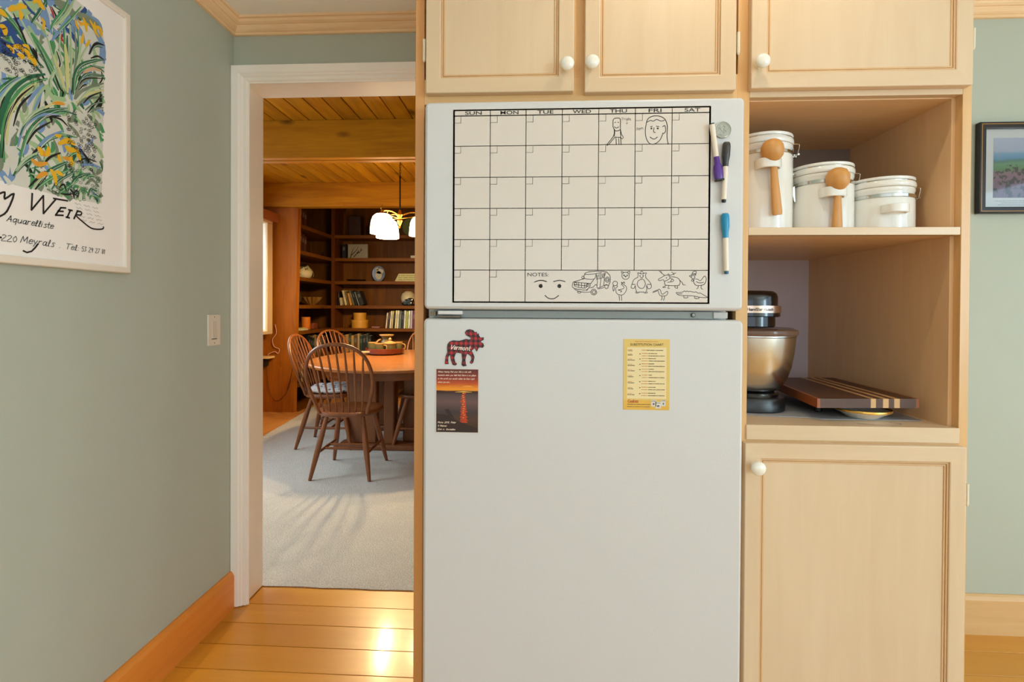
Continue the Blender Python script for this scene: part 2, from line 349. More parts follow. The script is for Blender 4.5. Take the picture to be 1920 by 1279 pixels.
ANIM="211,1283 210,1287 216,1285|223,1285 229,1288 229,1282|218,1276 221,1276 220,1274 218,1276|200,1255 201,1251 197,1248 199,1236 208,1232 216,1234 222,1244 221,1252 213,1258 210,1257 216,1251 215,1247 208,1245 203,1244|213,1258 210,1262 215,1260 216,1263 218,1259|203,1243 208,1242 211,1241 208,1238|205,1231 206,1219|210,1231 211,1219|191,1254 194,1249 192,1241 190,1248 191,1254|253,1282 257,1288 262,1282 253,1282|248,1273 249,1280 248,1284 252,1283|262,1283 268,1284 266,1279 267,1274|254,1273 257,1272 260,1274|247,1273 239,1268 235,1258 233,1249 240,1248 242,1254 244,1244 247,1238|266,1273 274,1265 279,1257 279,1249 272,1247 269,1255 269,1244 266,1238|235,1257 242,1257|270,1257 279,1257|244,1240 244,1237 250,1237 250,1239|263,1239 263,1237 270,1237 270,1240|250,1239 263,1239|298,1288 304,1283 310,1278|302,1288 303,1283|326,1286 331,1282 322,1278|336,1284 331,1282 332,1279|317,1279 319,1282 322,1278|310,1278 304,1274 296,1269 298,1266 307,1268 309,1265|310,1278 317,1279 322,1275 321,1270 310,1264|324,1275 336,1274 343,1270 346,1263 344,1256 337,1254 315,1255 311,1257 310,1264|322,1272 331,1268 329,1264 317,1262|324,1264 328,1270|313,1254 306,1250 313,1250|320,1254 318,1248 322,1248|335,1254 334,1250 340,1248 340,1253|346,1266 351,1261 352,1257 358,1256|283,1238 294,1242 297,1246 301,1243 303,1235 308,1235 316,1241 318,1237 314,1231 306,1230 299,1232 296,1241|284,1240 294,1244|304,1229 305,1224 302,1221|310,1229 310,1225 308,1220|372,1279 376,1287 383,1287 381,1278|374,1283 382,1282|373,1281 381,1280|371,1278 367,1277 371,1274|379,1270 377,1263 383,1255 393,1255 402,1258 406,1269 402,1277 393,1266 387,1269 381,1270|383,1264 390,1261 400,1262|388,1254 387,1249 384,1247|395,1254 394,1249 398,1246|337,1238 351,1239 356,1242 359,1240 362,1242 365,1240 369,1241 379,1239 383,1240 387,1237 393,1237 398,1234 409,1227 393,1227 379,1230 365,1231 351,1231 341,1233 337,1238|355,1230 355,1226 363,1226 364,1229|380,1229 380,1225 389,1224 389,1227|341,1235 351,1235|228,1277 227,1272 222,1269 217,1269 213,1272 211,1277 212,1282 217,1285 222,1285 227,1282 228,1277|217,1278 217,1278 216,1277 216,1277 215,1278 215,1278 215,1279 216,1279 216,1279 217,1279 217,1278|224,1278 224,1278 224,1277 223,1277 223,1278 223,1278 223,1279 223,1279 224,1279 224,1279 224,1278|201,1259 200,1256 197,1254 194,1254 191,1256 190,1259 191,1262 194,1264 197,1264 200,1262 201,1259|254,1277 254,1277 254,1276 253,1276 253,1277 253,1277 253,1277 253,1278 253,1278 254,1277 254,1277|261,1277 261,1277 261,1276 260,1276 260,1277 260,1277 260,1278 260,1278 261,1278 261,1278 261,1277|266,1258 264,1252 260,1248 254,1248 249,1252 247,1258 249,1265 254,1268 260,1269 264,1265 266,1258|315,1273 315,1272 315,1272 314,1272 314,1272 314,1273 314,1273 314,1273 315,1273 315,1273 315,1273|380,1274 379,1272 377,1271 374,1271 372,1272 372,1274 372,1277 374,1278 377,1278 379,1277 380,1274|377,1267 376,1265 375,1265 374,1265 373,1265 372,1267 373,1268 374,1269 375,1269 376,1268 377,1267"
MOOSE="-196,1118 -188,1121 -174,1120 -165,1122 -157,1125 -150,1123 -144,1126 -146,1129 -156,1134 -159,1140 -156,1146 -148,1148 -140,1146 -136,1141 -132,1142 -131,1137 -127,1138 -126,1133 -122,1128 -115,1129 -115,1124 -122,1120 -121,1117 -116,1115 -114,1109 -117,1105 -124,1106 -128,1103 -131,1096 -134,1101 -136,1105 -140,1101 -144,1097 -140,1090 -137,1082 -140,1069 -144,1066 -147,1069 -143,1076 -144,1083 -149,1088 -155,1091 -156,1087 -159,1076 -158,1066 -156,1061 -163,1060 -167,1063 -165,1076 -167,1091 -180,1093 -183,1088 -186,1080 -183,1069 -179,1065 -182,1062 -188,1063 -193,1075 -194,1084 -197,1088 -200,1081 -200,1068 -199,1065 -207,1065 -207,1069 -205,1084 -201,1093 -202,1104 -201,1112"
STROKES="""B 21.08 1001,1821 1055,1774 1114,1789|B 18.6 1027,1784 1084,1830 1104,1856|B 16.12 1084,1809 1104,1794 1117,1788|b 13.64 1094,1845 1119,1855 1141,1845|b 11.16 1147,1929 1158,1903 1166,1875|b 12.4 1295,1941 1320,1912 1316,1873|b 8.68 1302,1909 1323,1907 1325,1865|B 4.96 1104,1903 1120,1891 1136,1885|b 12.4 1027,1856 1064,1874 1084,1880|b 6.2 1281,1969 1309,1967 1320,1948|n 18.6 1186,1947 1216,1949 1235,1948|b 7.44 1146,1896 1163,1885 1175,1864|n 13.64 1242,1952 1281,1957 1309,1961|l 16.12 1084,1860 1104,1882 1141,1915|l 11.16 1119,1849 1141,1819 1157,1795|w 24.8 1018,1731 1083,1738 1141,1755|w 18.6 1241,1698 1281,1677 1309,1639|w 18.6 1247,1630 1281,1606 1308,1578|w 16.12 1222,1519 1280,1522 1308,1504|l 13.64 1130,1654 1152,1706 1174,1738|w 13.64 1063,1554 1083,1535 1083,1499|w 12.4 1093,1640 1073,1602 1068,1550|l 11.16 1163,1722 1186,1709 1210,1719|G 5.58 1055,1843 1074,1839 1104,1815 1135,1768 1152,1754|g 5.58 1062,1857 1089,1837 1130,1787 1154,1772|l 3.1 1084,1880 1109,1844 1152,1792|g 9.92 1125,1837 1146,1816 1171,1786 1180,1768|g 7.44 1130,1824 1157,1795 1180,1768 1198,1737|G 4.96 1138,1823 1166,1777 1192,1734|l 3.1 1152,1873 1169,1833 1189,1777 1207,1735|k 3.1 1175,1929 1186,1914 1195,1897|k 3.72 1084,1860 1104,1825 1114,1805|k 3.1 1119,1808 1130,1792 1146,1773|k 3.1 1183,1769 1195,1741 1207,1735|k 2.48 1216,1801 1229,1779 1227,1738|r 3.1 1170,1927 1178,1915 1180,1905|r 4.96 1191,1884 1198,1876 1201,1861|r 3.1 1193,1874 1207,1859 1210,1849|k 4.34 1183,1857 1193,1874 1201,1884|G 4.96 1216,1881 1216,1813 1216,1745|g 4.34 1207,1904 1210,1832 1214,1744|l 4.34 1223,1912 1227,1841 1225,1749|n 4.34 1235,1914 1241,1854 1235,1787 1232,1751|g 3.72 1245,1913 1248,1863 1238,1794|l 3.72 1258,1891 1248,1840 1235,1787|l 3.72 1281,1898 1254,1843 1238,1783|c 7.44 1210,1855 1216,1801 1216,1739|l 3.1 1198,1882 1195,1836 1210,1781|c 4.96 1180,1812 1198,1776 1210,1742|G 4.96 1158,1930 1141,1893 1125,1863|g 4.96 1217,1971 1204,1936 1180,1894 1172,1873|l 5.58 1235,1983 1216,1937 1186,1892|b 4.96 1223,1935 1198,1888 1175,1847|g 3.72 1255,1977 1229,1933 1192,1879|G 5.58 1232,1740 1235,1787 1254,1825 1295,1857 1325,1874|g 4.96 1235,1753 1248,1799 1281,1832 1325,1853|k 2.48 1245,1792 1268,1820 1302,1842|G 4.34 1281,1868 1295,1896 1320,1906|k 3.72 1278,1866 1298,1904 1325,1914|k 3.1 1284,1858 1305,1874 1325,1874|G 3.72 1281,1838 1309,1845 1325,1841|n 4.96 1235,1730 1254,1779 1295,1815 1325,1828|p 5.58 1261,1808 1288,1832 1316,1840|G 3.72 1241,1761 1268,1808 1325,1831|k 1.86 1238,1754 1267,1796 1325,1822|n 4.96 1238,1731 1261,1764 1323,1809|c 4.34 1241,1721 1274,1758 1323,1791|n 4.34 1244,1716 1267,1743 1325,1773|l 3.72 1248,1729 1281,1773 1323,1800|k 2.48 1261,1729 1281,1755 1316,1782|k 1.86 1248,1758 1261,1776 1271,1783|G 3.1 1267,1714 1295,1742 1323,1757|k 3.1 1274,1710 1302,1751 1319,1777|n 3.1 1281,1713 1302,1733 1323,1742|G 8.06 1056,1527 1054,1596 1073,1673 1109,1724 1157,1757|g 6.82 1063,1519 1061,1588 1083,1662 1114,1711 1163,1749|c 6.2 1068,1560 1073,1623 1098,1678 1135,1726|k 3.1 1059,1527 1068,1611 1093,1671 1130,1718|k 3.1 1083,1606 1098,1658 1130,1702|l 4.96 1049,1594 1054,1650 1083,1703 1119,1739|b 4.34 1054,1660 1073,1698 1098,1722|G 5.58 1035,1560 1040,1644 1064,1689 1093,1722|g 5.58 1026,1518 1031,1587 1045,1656 1064,1689|k 3.1 1045,1553 1047,1613 1064,1664|w 5.58 1035,1491 1045,1533 1054,1576|G 4.96 1013,1514 1018,1582 1031,1636|l 5.58 1004,1559 1013,1619 1040,1669|g 5.58 1180,1768 1171,1747 1174,1727 1180,1718|l 4.34 1189,1788 1174,1759 1171,1725|b 4.96 1114,1664 1130,1697 1152,1730|b 3.72 1130,1660 1143,1692 1157,1719|k 3.1 1140,1669 1152,1701 1157,1719|w 4.34 1146,1671 1151,1695 1154,1713|G 5.58 1093,1517 1114,1596 1146,1645 1192,1684 1241,1692|g 5.58 1098,1539 1119,1603 1157,1654 1210,1685|b 4.96 1093,1563 1108,1615 1146,1655 1192,1673|k 3.1 1113,1575 1135,1614 1174,1650|k 3.1 1129,1623 1157,1654 1198,1672|G 4.34 1098,1591 1119,1635 1163,1673 1216,1699|l 3.72 1103,1613 1130,1654 1180,1696|c 4.96 1157,1676 1186,1701 1210,1708|o 5.58 1177,1695 1195,1703 1207,1705|k 3.1 1174,1661 1198,1664 1216,1654|G 4.96 1113,1512 1135,1561 1168,1604 1216,1631|g 4.96 1124,1536 1146,1580 1186,1621 1241,1634|b 4.34 1129,1554 1157,1600 1204,1638|k 3.72 1124,1552 1140,1573 1157,1584|k 3.72 1151,1533 1168,1560 1197,1580|G 6.2 1140,1488 1168,1527 1216,1563|g 4.96 1134,1476 1174,1512 1228,1549|l 4.96 1129,1480 1157,1513 1191,1534|k 3.72 1118,1477 1140,1504 1157,1524|k 3.1 1129,1469 1151,1501 1165,1521|G 5.58 1083,1494 1103,1525 1140,1557|l 3.72 1088,1506 1108,1537 1135,1561|G 4.34 1174,1485 1197,1513 1241,1547|g 3.72 1216,1574 1241,1593 1260,1588|k 2.48 1241,1570 1267,1587 1301,1588|b 4.96 1254,1565 1281,1576 1312,1576|G 4.96 1216,1489 1241,1530 1281,1552|g 4.96 1191,1478 1216,1500 1247,1526|n 4.96 1267,1519 1287,1536 1308,1523|G 4.34 1274,1491 1284,1511 1301,1509|g 4.34 1260,1529 1281,1546 1308,1547|g 3.72 1280,1483 1287,1494 1308,1492|g 4.34 1241,1489 1260,1505 1274,1497|n 5.58 1287,1560 1301,1545 1312,1542|y 8.68 1050,1845 1059,1848 1067,1845|y 7.44 1074,1862 1084,1873 1091,1876|y 7.44 1091,1876 1101,1887 1112,1892|y 6.2 1096,1875 1101,1868 1099,1856|y 8.68 1055,1816 1064,1816 1065,1802|y 6.2 1130,1913 1136,1922 1141,1931|y 8.68 1144,1927 1147,1918 1155,1912|y 4.96 1149,1887 1155,1880 1152,1862|y 6.2 1069,1781 1079,1779 1083,1771|y 7.44 1084,1786 1099,1792 1104,1784|y 7.44 1093,1774 1101,1772 1106,1777|y 8.68 1109,1792 1117,1785 1119,1776|y 8.68 1122,1783 1130,1776 1133,1767|y 4.96 1104,1799 1114,1802 1119,1797|y 4.96 1238,1933 1242,1923 1248,1915|y 5.58 1261,1952 1268,1938 1271,1922|y 4.96 1281,1957 1292,1945 1298,1931|y 7.44 1298,1949 1313,1951 1316,1934|y 4.96 1251,1928 1264,1939 1278,1943|y 4.96 1261,1911 1258,1891 1254,1884|y 4.34 1281,1904 1274,1891 1268,1882|y 4.96 1295,1959 1298,1937 1309,1927|o 3.72 1245,1939 1251,1934 1258,1935|y 8.68 1192,1601 1216,1617 1235,1614|o 8.68 1140,1573 1151,1566 1165,1565|y 7.44 1140,1576 1146,1570 1148,1560|y 7.44 1165,1584 1165,1573 1160,1563|y 8.68 1210,1601 1222,1596 1244,1603|y 7.44 1244,1600 1247,1590 1251,1579|o 6.2 1203,1571 1216,1571 1228,1578|y 6.2 1191,1573 1194,1565 1197,1558|y 7.44 1222,1576 1227,1566 1225,1557|o 7.44 1124,1542 1140,1536 1162,1545|o 7.44 1137,1503 1151,1515 1162,1520|y 7.44 1171,1531 1180,1522 1185,1499|y 6.2 1185,1532 1194,1529 1203,1526|y 5.58 1183,1620 1192,1620 1198,1625|k 3.1 1194,1495 1206,1504 1212,1488|k 3.1 1197,1479 1215,1481 1228,1486|k 2.48 1238,1497 1247,1493 1241,1477|k 2.48 1244,1501 1234,1488 1247,1482"""
BIG="1050,1444 1064,1452 1064,1437 1084,1453 1069,1411 1053,1396|1126,1463 1124,1424 1153,1464 1153,1421 1186,1464|1179,1463 1216,1465|1198,1444 1184,1423 1204,1426|1198,1444 1211,1446|1190,1434 1204,1436|1224,1443 1215,1423|1219,1443 1229,1443|1212,1423 1221,1423|1244,1445 1234,1423|1243,1445 1255,1444 1253,1436 1239,1433 1260,1419 1284,1407 1306,1407 1321,1411 1323,1416|1050,1350 1056,1350|1105,1326 1113,1323 1124,1327 1133,1337 1139,1346"
BORD="928,1493 987,1483 1054,1476 1103,1473 1151,1474 1185,1472 1234,1473 1317,1479 1321,1606 1325,1761 1328,1885 1326,1927 1318,1963 1295,1977 1235,1988 1130,1987 930,1981"
# ------------------------------------------------------------------ palette
PAINT = plain('sage_wall_paint', (176, 185, 171), 0.6, bump=0.12, bscale=320, var=0.015)
CEIL = plain('ceiling_paint', (246, 246, 242), 0.8, bump=0.1, bscale=200, var=0.01)
TRIMW = plain('cream_trim_paint', (250, 248, 240), 0.35, var=0.02, bump=0.05, bscale=60)
MAPLE = wood('maple_vertical', (227, 203, 170), (208, 180, 143), 'z', 0.35, 0.8, contrast=0.55)
MAPLEX = wood('maple_horizontal', (227, 203, 170), (206, 176, 138), 'x', 0.35, 0.9, contrast=0.5)
MAPLEY = wood('maple_depth', (224, 192, 150), (205, 168, 124), 'y', 0.35, 0.9, contrast=0.5)
MAPLEO = wood('maple_frame', (226, 186, 132), (208, 160, 100), 'z', 0.35, 1.0, contrast=0.5)
MAPLEOX = wood('maple_frame_horizontal', (226, 186, 132), (208, 160, 100), 'x', 0.35, 1.0, contrast=0.5)
GROOVE = wood('maple_bead', (222, 186, 140), (200, 158, 110), 'z', 0.4, 1.0)
CROWN = wood('pine_crown', (250, 222, 180), (222, 182, 132), 'x', 0.45, 1.2, contrast=0.4)
CROWNY = wood('pine_crown_side', (250, 222, 180), (222, 182, 132), 'y', 0.45, 1.2, contrast=0.4)
BASE = wood('fir_baseboard', (236, 154, 66), (208, 122, 44), 'y', 0.35, 1.0, contrast=0.5)
BASEX = wood('fir_baseboard_back', (224, 190, 138), (198, 154, 98), 'x', 0.35, 1.0, contrast=0.5)
FLOOR = wood('fir_floor', (230, 168, 60), (206, 136, 36), 'x', 0.33, 0.7, coat=0.24, contrast=0.6, planks=(1, 0.1215, 2.088))
PINE = wood('pine_plank', (208, 142, 22), (138, 74, 4), 'z', 0.5, 0.8, knots=0.9, contrast=0.34)
PINEX = wood('pine_beam', (206, 142, 16), (132, 70, 3), 'x', 0.5, 0.7, knots=0.85, contrast=0.45)
PINEY = wood('pine_ceiling', (206, 146, 20), (120, 66, 3), 'y', 0.5, 0.8, knots=0.8, contrast=0.45, planks=(0, 0.13, -4.0))
PINEB = wood('pine_bookcase', (134, 78, 12), (82, 42, 4), 'x', 0.5, 0.9, knots=0.5, contrast=0.45)
PINEBY = wood('pine_bookcase_side', (134, 78, 12), (82, 42, 4), 'y', 0.5, 0.9, knots=0.5, contrast=0.45)
PINEBZ = wood('pine_bookcase_back', (122, 72, 12), (70, 36, 4), 'z', 0.55, 0.9, knots=0.7, contrast=0.45, planks=(0, 0.14, 0))
OAKC = wood('oak_chair', (148, 86, 42), (98, 52, 22), 'z', 0.33, 1.6, coat=0.2, contrast=0.5)
OAKT = wood('oak_table', (184, 118, 62), (140, 84, 42), 'x', 0.28, 1.0, coat=0.3, contrast=0.5)
OAKTZ = wood('oak_table_base', (140, 84, 46), (100, 58, 30), 'z', 0.38, 1.0, contrast=0.5)
WHITE = plain('white_enamel', (209, 209, 208), 0.32, bump=0.10, bscale=380, var=0.01)
WHITEC = plain('white_ceramic', (232, 230, 222), 0.12, coat=0.5, var=0.01)
KNOB = plain('white_porcelain', (238, 235, 222), 0.15, coat=0.4, var=0.01)
CHROME = plain('chrome', (205, 205, 200), 0.14, metal=1.0, var=0.01)
STEEL = plain('brushed_steel', (205, 200, 190), 0.24, metal=1.0, var=0.02)
BLACK = plain('black_ink', (22, 20, 19), 0.5, var=0.0)
BLACKG = plain('black_gloss', (16, 16, 17), 0.12, coat=0.6, var=0.0)
HINGE = plain('cream_hinge', (225, 215, 190), 0.35, var=0.0)

def rawbox(name, b, mat, **k): return MB().box(*b).build(name, mat, **k)

# ================================================================== THE ROOM
YB = 1.957                     # kitchen face of the back wall
# floor boards of the kitchen
m = MB(); y = 2.088
while y > -2.35:
    y0 = max(y - 0.1215, -2.35)
    m.box(-1.2, 3.32, y0 + 0.0012, y - 0.0012, -0.02, 0)
    y -= 0.1215
m.mi = 1; m.box(-1.2, 3.32, -2.35, 2.088, -0.03, -0.0035)
struct(m.build('floor', [FLOOR, plain('floor_gap', (70, 38, 14), 0.8)], bevel=0.0008, bseg=1))
struct(rawbox('ceiling', (-1.3, 3.4, -2.4, YB + 0.13, 2.33, 2.36), CEIL))
struct(rawbox('wall_left', (-1.32, -1.194, -2.4, 2.089, -0.03, 2.33), PAINT))
m = MB(); OX0, OX1, OZ = -1.166, -0.34, 2.097
m.box(-1.194, OX0, YB, 2.089, -0.03, 2.33)
m.box(OX0, OX1, YB, 2.089, OZ, 2.33)
m.box(OX1, 3.4, YB, 2.089, -0.03, 2.33)
struct(m.build('wall_back', PAINT))
# right wall and rear wall with their window openings; unseen, painted pale to bounce light
m = MB()
m.box(3.3, 3.4, -2.4, -1.4, -0.03, 2.33).box(3.3, 3.4, 0.4, 2.0, -0.03, 2.33).box(3.3, 3.4, -1.4, 0.4, -0.03, 0.82).box(3.3, 3.4, -1.4, 0.4, 2.08, 2.33)
struct(m.build('wall_right', CEIL))
m = MB()
m.box(-1.3, -1.1, -2.4, -2.3, -0.03, 2.33).box(1.3, 3.4, -2.4, -2.3, -0.03, 2.33).box(-1.1, 1.3, -2.4, -2.3, -0.03, 0.8).box(-1.1, 1.3, -2.4, -2.3, 2.1, 2.33)
struct(m.build('wall_front', CEIL))

def sweep(prof, path_fn, ends): # profile swept between two ends
    return [[path_fn(u, v, e) for u, v in prof] for e in ends]
# crown moulding profile: u = out from wall, v = down from ceiling
CP = [(0,0),(0.055,0),(0.055,0.008),(0.0505,0.0095),(0.0475,0.0095),(0.0475,0.013),(0.045,0.020),(0.038,0.0255),(0.0335,0.0262),(0.0325,0.030),(0.024,0.040),(0.018,0.0445),(0.0135,0.046),(0.0135,0.051),(0.010,0.054),(0,0.054)]
m = MB(); m.rings([[(-1.194+u, -2.3, 2.33-v) for u, v in CP], [(-1.194+u, YB-u, 2.33-v) for u, v in CP]])
struct(m.build('trim_1', CROWNY))
m = MB(); m.rings([[(-1.194+u, YB-u, 2.33-v) for u, v in CP], [(-0.294, YB-u, 2.33-v) for u, v in CP]])
struct(m.build('trim_2', CROWN))
m = MB(); m.rings([[(1.035, YB-u, 2.33-v) for u, v in CP], [(3.3, YB-u, 2.33-v) for u, v in CP]])
struct(m.build('trim_3', CROWN))
# baseboards
m = MB(); BP = [(0,0),(0.018,0),(0.018,0.128),(0.012,0.140),(0.006,0.146),(0,0.146)]
m.rings([[(-1.194+u, -2.3, v) for u, v in BP], [(-1.194+u, YB-0.02, v) for u, v in BP]])
struct(m.build('baseboard_left', BASE))
m = MB(); m.rings([[(1.035, YB-u, v) for u, v in BP], [(3.3, YB-u, v) for u, v in BP]])
struct(m.build('baseboard_back', BASEX))
# door casing: moulded, the left leg scribed against the left wall
m = MB()
KP = [(0,0),(0,0.024),(0.030,0.024),(0.034,0.019),(0.040,0.019),(0.044,0.013),(0.056,0.013),(0.060,0.006),(0.066,0.006),(0.066,0)]  # u across (outer->inner), v out from wall
xo, zo = -1.193, 2.152
m.rings([[(xo+u, YB-v, 0.004) for u, v in KP], [(xo+u, YB-v, zo-u) for u, v in KP]])
m.rings([[(xo+u, YB-v, zo-u) for u, v in KP], [(-0.294, YB-v, zo-u) for u, v in KP]])
m.box(-1.165, -1.146, YB-0.004, 2.091, 0.004, 2.086)           # jamb
m.box(-1.155, -0.294, YB-0.004, 2.091, 2.086, 2.092)           # head
struct(m.build('trim_4', TRIMW, bevel=0.0015))
m = MB(); m.box(-0.349, -0.3405, YB-0.004, 2.091, 0.004, 2.086).box(-0.349, -0.296, YB-0.022, YB, 0.004, 2.086)   # right jamb and its narrow casing
struct(m.build('trim_7', TRIMW, bevel=0.0015))

# ================================================================== DINING ROOM SHELL
CARPET, nt, b = newmat('cut_pile_carpet')
N, L = nt.nodes, nt.links
tc = N.new('ShaderNodeTexCoord'); n1 = N.new('ShaderNodeTexNoise'); n1.inputs['Scale'].default_value = 190; n1.inputs['Detail'].default_value = 3
n2 = N.new('ShaderNodeTexNoise'); n2.inputs['Scale'].default_value = 7
L.new(tc.outputs['Object'], n1.inputs[0]); L.new(tc.outputs['Object'], n2.inputs[0])
ad = N.new('ShaderNodeMath'); ad.operation = 'MULTIPLY_ADD'; ad.inputs[1].default_value = 0.12; L.new(n2.outputs[0], ad.inputs[0]); L.new(n1.outputs[0], ad.inputs[2])
mr = N.new('ShaderNodeMapRange'); mr.inputs[1].default_value = 0.38; mr.inputs[2].default_value = 0.74; L.new(ad.outputs[0], mr.inputs[0])
mx = N.new('ShaderNodeMix'); mx.data_type = 'RGBA'; mx.inputs[6].default_value = srgb(184, 182, 178); mx.inputs[7].default_value = srgb(216, 214, 208)
L.new(mr.outputs[0], mx.inputs[0]); L.new(mx.outputs[2], b.inputs['Base Color']); b.inputs['Roughness'].default_value = 0.95; b.inputs['Specular IOR Level'].default_value = 0.1
bp = N.new('ShaderNodeBump'); bp.inputs['Strength'].default_value = 0.8; bp.inputs['Distance'].default_value = 0.01; L.new(n1.outputs[0], bp.inputs['Height']); L.new(bp.outputs[0], b.inputs['Normal'])
# carpet sheet with slightly lumpy pile; its left edge gives way to bare boards
m = MB(); nx, ny = 60, 90; g = []
for j in range(ny + 1):
    yy = 2.090 + (6.0 - 2.090) * j / ny
    row = []
    for i in range(nx + 1):
        xl = -2.44 - 0.10 * max(0, (yy - 4.3)) if yy > 2.3 else -2.44
        xx = xl + (2.2 - xl) * i / nx
        e = 0.0 if (j == 0) else 1.0
        row.append(m.b.verts.new((xx, yy + (0.003 * math.sin(i * 2.1) if j == 0 else 0), (0.009 + 0.0012 * random.random()) * e + (1 - e) * 0.004)))
    g.append(row)
for j in range(ny):
    for i in range(nx): m._f([g[j][i], g[j][i+1], g[j+1][i+1], g[j+1][i]])
struct(m.build('floor_carpet', CARPET, smooth=True))
m = MB(); y = -3.6
while y < 2.3:
    m.box(y + 0.001, y + 0.099, 2.089, 7.0, -0.02, 0.002); y += 0.1
struct(m.build('floor_dining', wood('dining_floor_boards', (206, 150, 84), (180, 120, 60), 'y', 0.4, 0.8, planks=(0, 0.1, -3.6)), bevel=0.001, bseg=1))
# ceiling boards and beams
m = MB(); x = -4.0
while x < 2.4:
    m.box(x + 0.003, x + 0.127, 2.09, 7.0, 2.585, 2.61); x += 0.13
m.mi = 1; m.box(-4.0, 2.4, 2.09, 7.0, 2.595, 2.63)
struct(m.build('ceiling_dining', [PINEY, plain('dark_gap', (30, 14, 6), 0.9)], bevel=0.003, bseg=1))
o = MB().box(-3.6, 2.2, 3.66, 3.715, 2.305, 2.585).box(-3.6, 2.2, 3.722, 3.78, 2.300, 2.585).build('trim_5', PINEX, bevel=0.003)
struct(o)
struct(MB().box(-3.1, 2.2, 5.50, 5.62, 2.32, 2.585).build('trim_6', PINEX, bevel=0.003))
# walls; the left one has a long window and a nearer one
m = MB(); XL = -3.12
for (y0, y1, z0, z1) in ((2.09, 2.3, 0, 2.6), (2.3, 3.15, 0, 0.5), (2.3, 3.15, 2.1, 2.6), (3.15, 3.3, 0, 2.6), (3.3, 5.44, 0, 0.92), (3.3, 5.44, 2.1, 2.6), (5.44, 7.0, 0, 2.6)):
    m.box(XL - 0.1, XL, y0, y1, z0, z1)
struct(m.build('wall_dining_left', PINE))
struct(rawbox('wall_dining_back', (XL, 2.2, 6.88, 6.98, 0, 2.6), PINEBZ))
struct(rawbox('wall_dining_right', (2.2, 2.3, 2.09, 7.0, 0, 2.6), PINE))
struct(rawbox('wall_dining_front', (XL, -1.322, 1.99, 2.089, 0, 2.6), PAINT))
# deep window box standing out from the left wall, with valance
WF = plain('window_casing', (214, 182, 140), 0.45)
t = bpy.data.objects.new('window_1', None); COL.objects.link(t); t.location = (XL, 4.4, 0.92); struct(t)
m = MB()
m.box(XL, -2.90, 5.385, 5.49, 0.92, 2.12).box(XL, -2.90, 3.28, 3.33, 0.92, 2.12).box(XL, -2.90, 3.28, 5.49, 0.895, 0.93).box(XL, -2.90, 3.28, 5.49, 2.12, 2.16)
m.build('window_frame', WF, t, bevel=0.004)
m = MB(); m.box(XL-0.02, XL+0.02, 4.36, 4.40, 0.93, 2.12).box(XL-0.02, XL+0.02, 3.33, 5.44, 1.50, 1.53)
m.build('muntin', plain('white_sash', (225, 222, 215), 0.4), t)
MB().box(XL, -2.87, 3.24, 5.58, 2.145, 2.25).build('valance', wood('valance_pine', (170, 104, 62), (140, 78, 40), 'y', 0.5), t, bevel=0.003)
PANE, nt, b = newmat('window_glass')
tr = nt.nodes.new('ShaderNodeBsdfTransparent'); gl = nt.nodes.new('ShaderNodeBsdfGlossy'); gl.inputs['Roughness'].default_value = .02
mxs = nt.nodes.new('ShaderNodeMixShader'); mxs.inputs[0].default_value = .06
nt.links.new(tr.outputs[0], mxs.inputs[1]); nt.links.new(gl.outputs[0], mxs.inputs[2]); nt.links.new(mxs.outputs[0], nt.nodes['Material Output'].inputs[0])
MB().box(XL-.06, XL-.056, 3.3, 5.44, .92, 2.1).build('window_pane', PANE, t)
SHEER, nt, b = newmat('sheer_fabric'); b.inputs['Base Color'].default_value = srgb(240, 240, 240)
tr = nt.nodes.new('ShaderNodeBsdfTranslucent'); tr.inputs[0].default_value = (0.95, 0.95, 0.95, 1); mxs = nt.nodes.new('ShaderNodeMixShader'); mxs.inputs[0].default_value = 0.8
nt.links.new(b.outputs[0], mxs.inputs[1]); nt.links.new(tr.outputs[0], mxs.inputs[2]); nt.links.new(mxs.outputs[0], nt.nodes['Material Output'].inputs[0])
m = MB(); a, bb2 = [], []
for i in range(25):
    yy = 4.80 + 0.575 * i / 24; xx = -2.928 + 0.005 * math.sin(i * 1.9)
    a.append(m.b.verts.new((xx, yy, 0.945))); bb2.append(m.b.verts.new((xx, yy, 2.11)))
for i in range(24): m._f([a[i], a[i+1], bb2[i+1], bb2[i]])
tag(m.build('sheer_curtain', SHEER, smooth=True, loc=(-2.928, 5.1, 0.945)), 'white sheer curtain at the far end of the dining room window', 'curtain')
# wide pine panel closing the end of the corner bookcase
o = MB().hexa([(-3.12,5.56,0),(-2.695,5.56,0),(-2.675,5.60,0),(-3.12,5.60,0),(-3.12,5.56,2.32),(-2.645,5.56,2.32),(-2.625,5.60,2.32),(-3.12,5.60,2.32)]).build('bookcase_end_panel', wood('pine_end_panel', (176, 104, 26), (116, 58, 8), 'z', .5, .8, knots=.8, contrast=.45), loc=(-2.9, 5.58, 0))
tag(o, 'wide knotty pine panel standing between the window and the corner bookcase', 'panel')

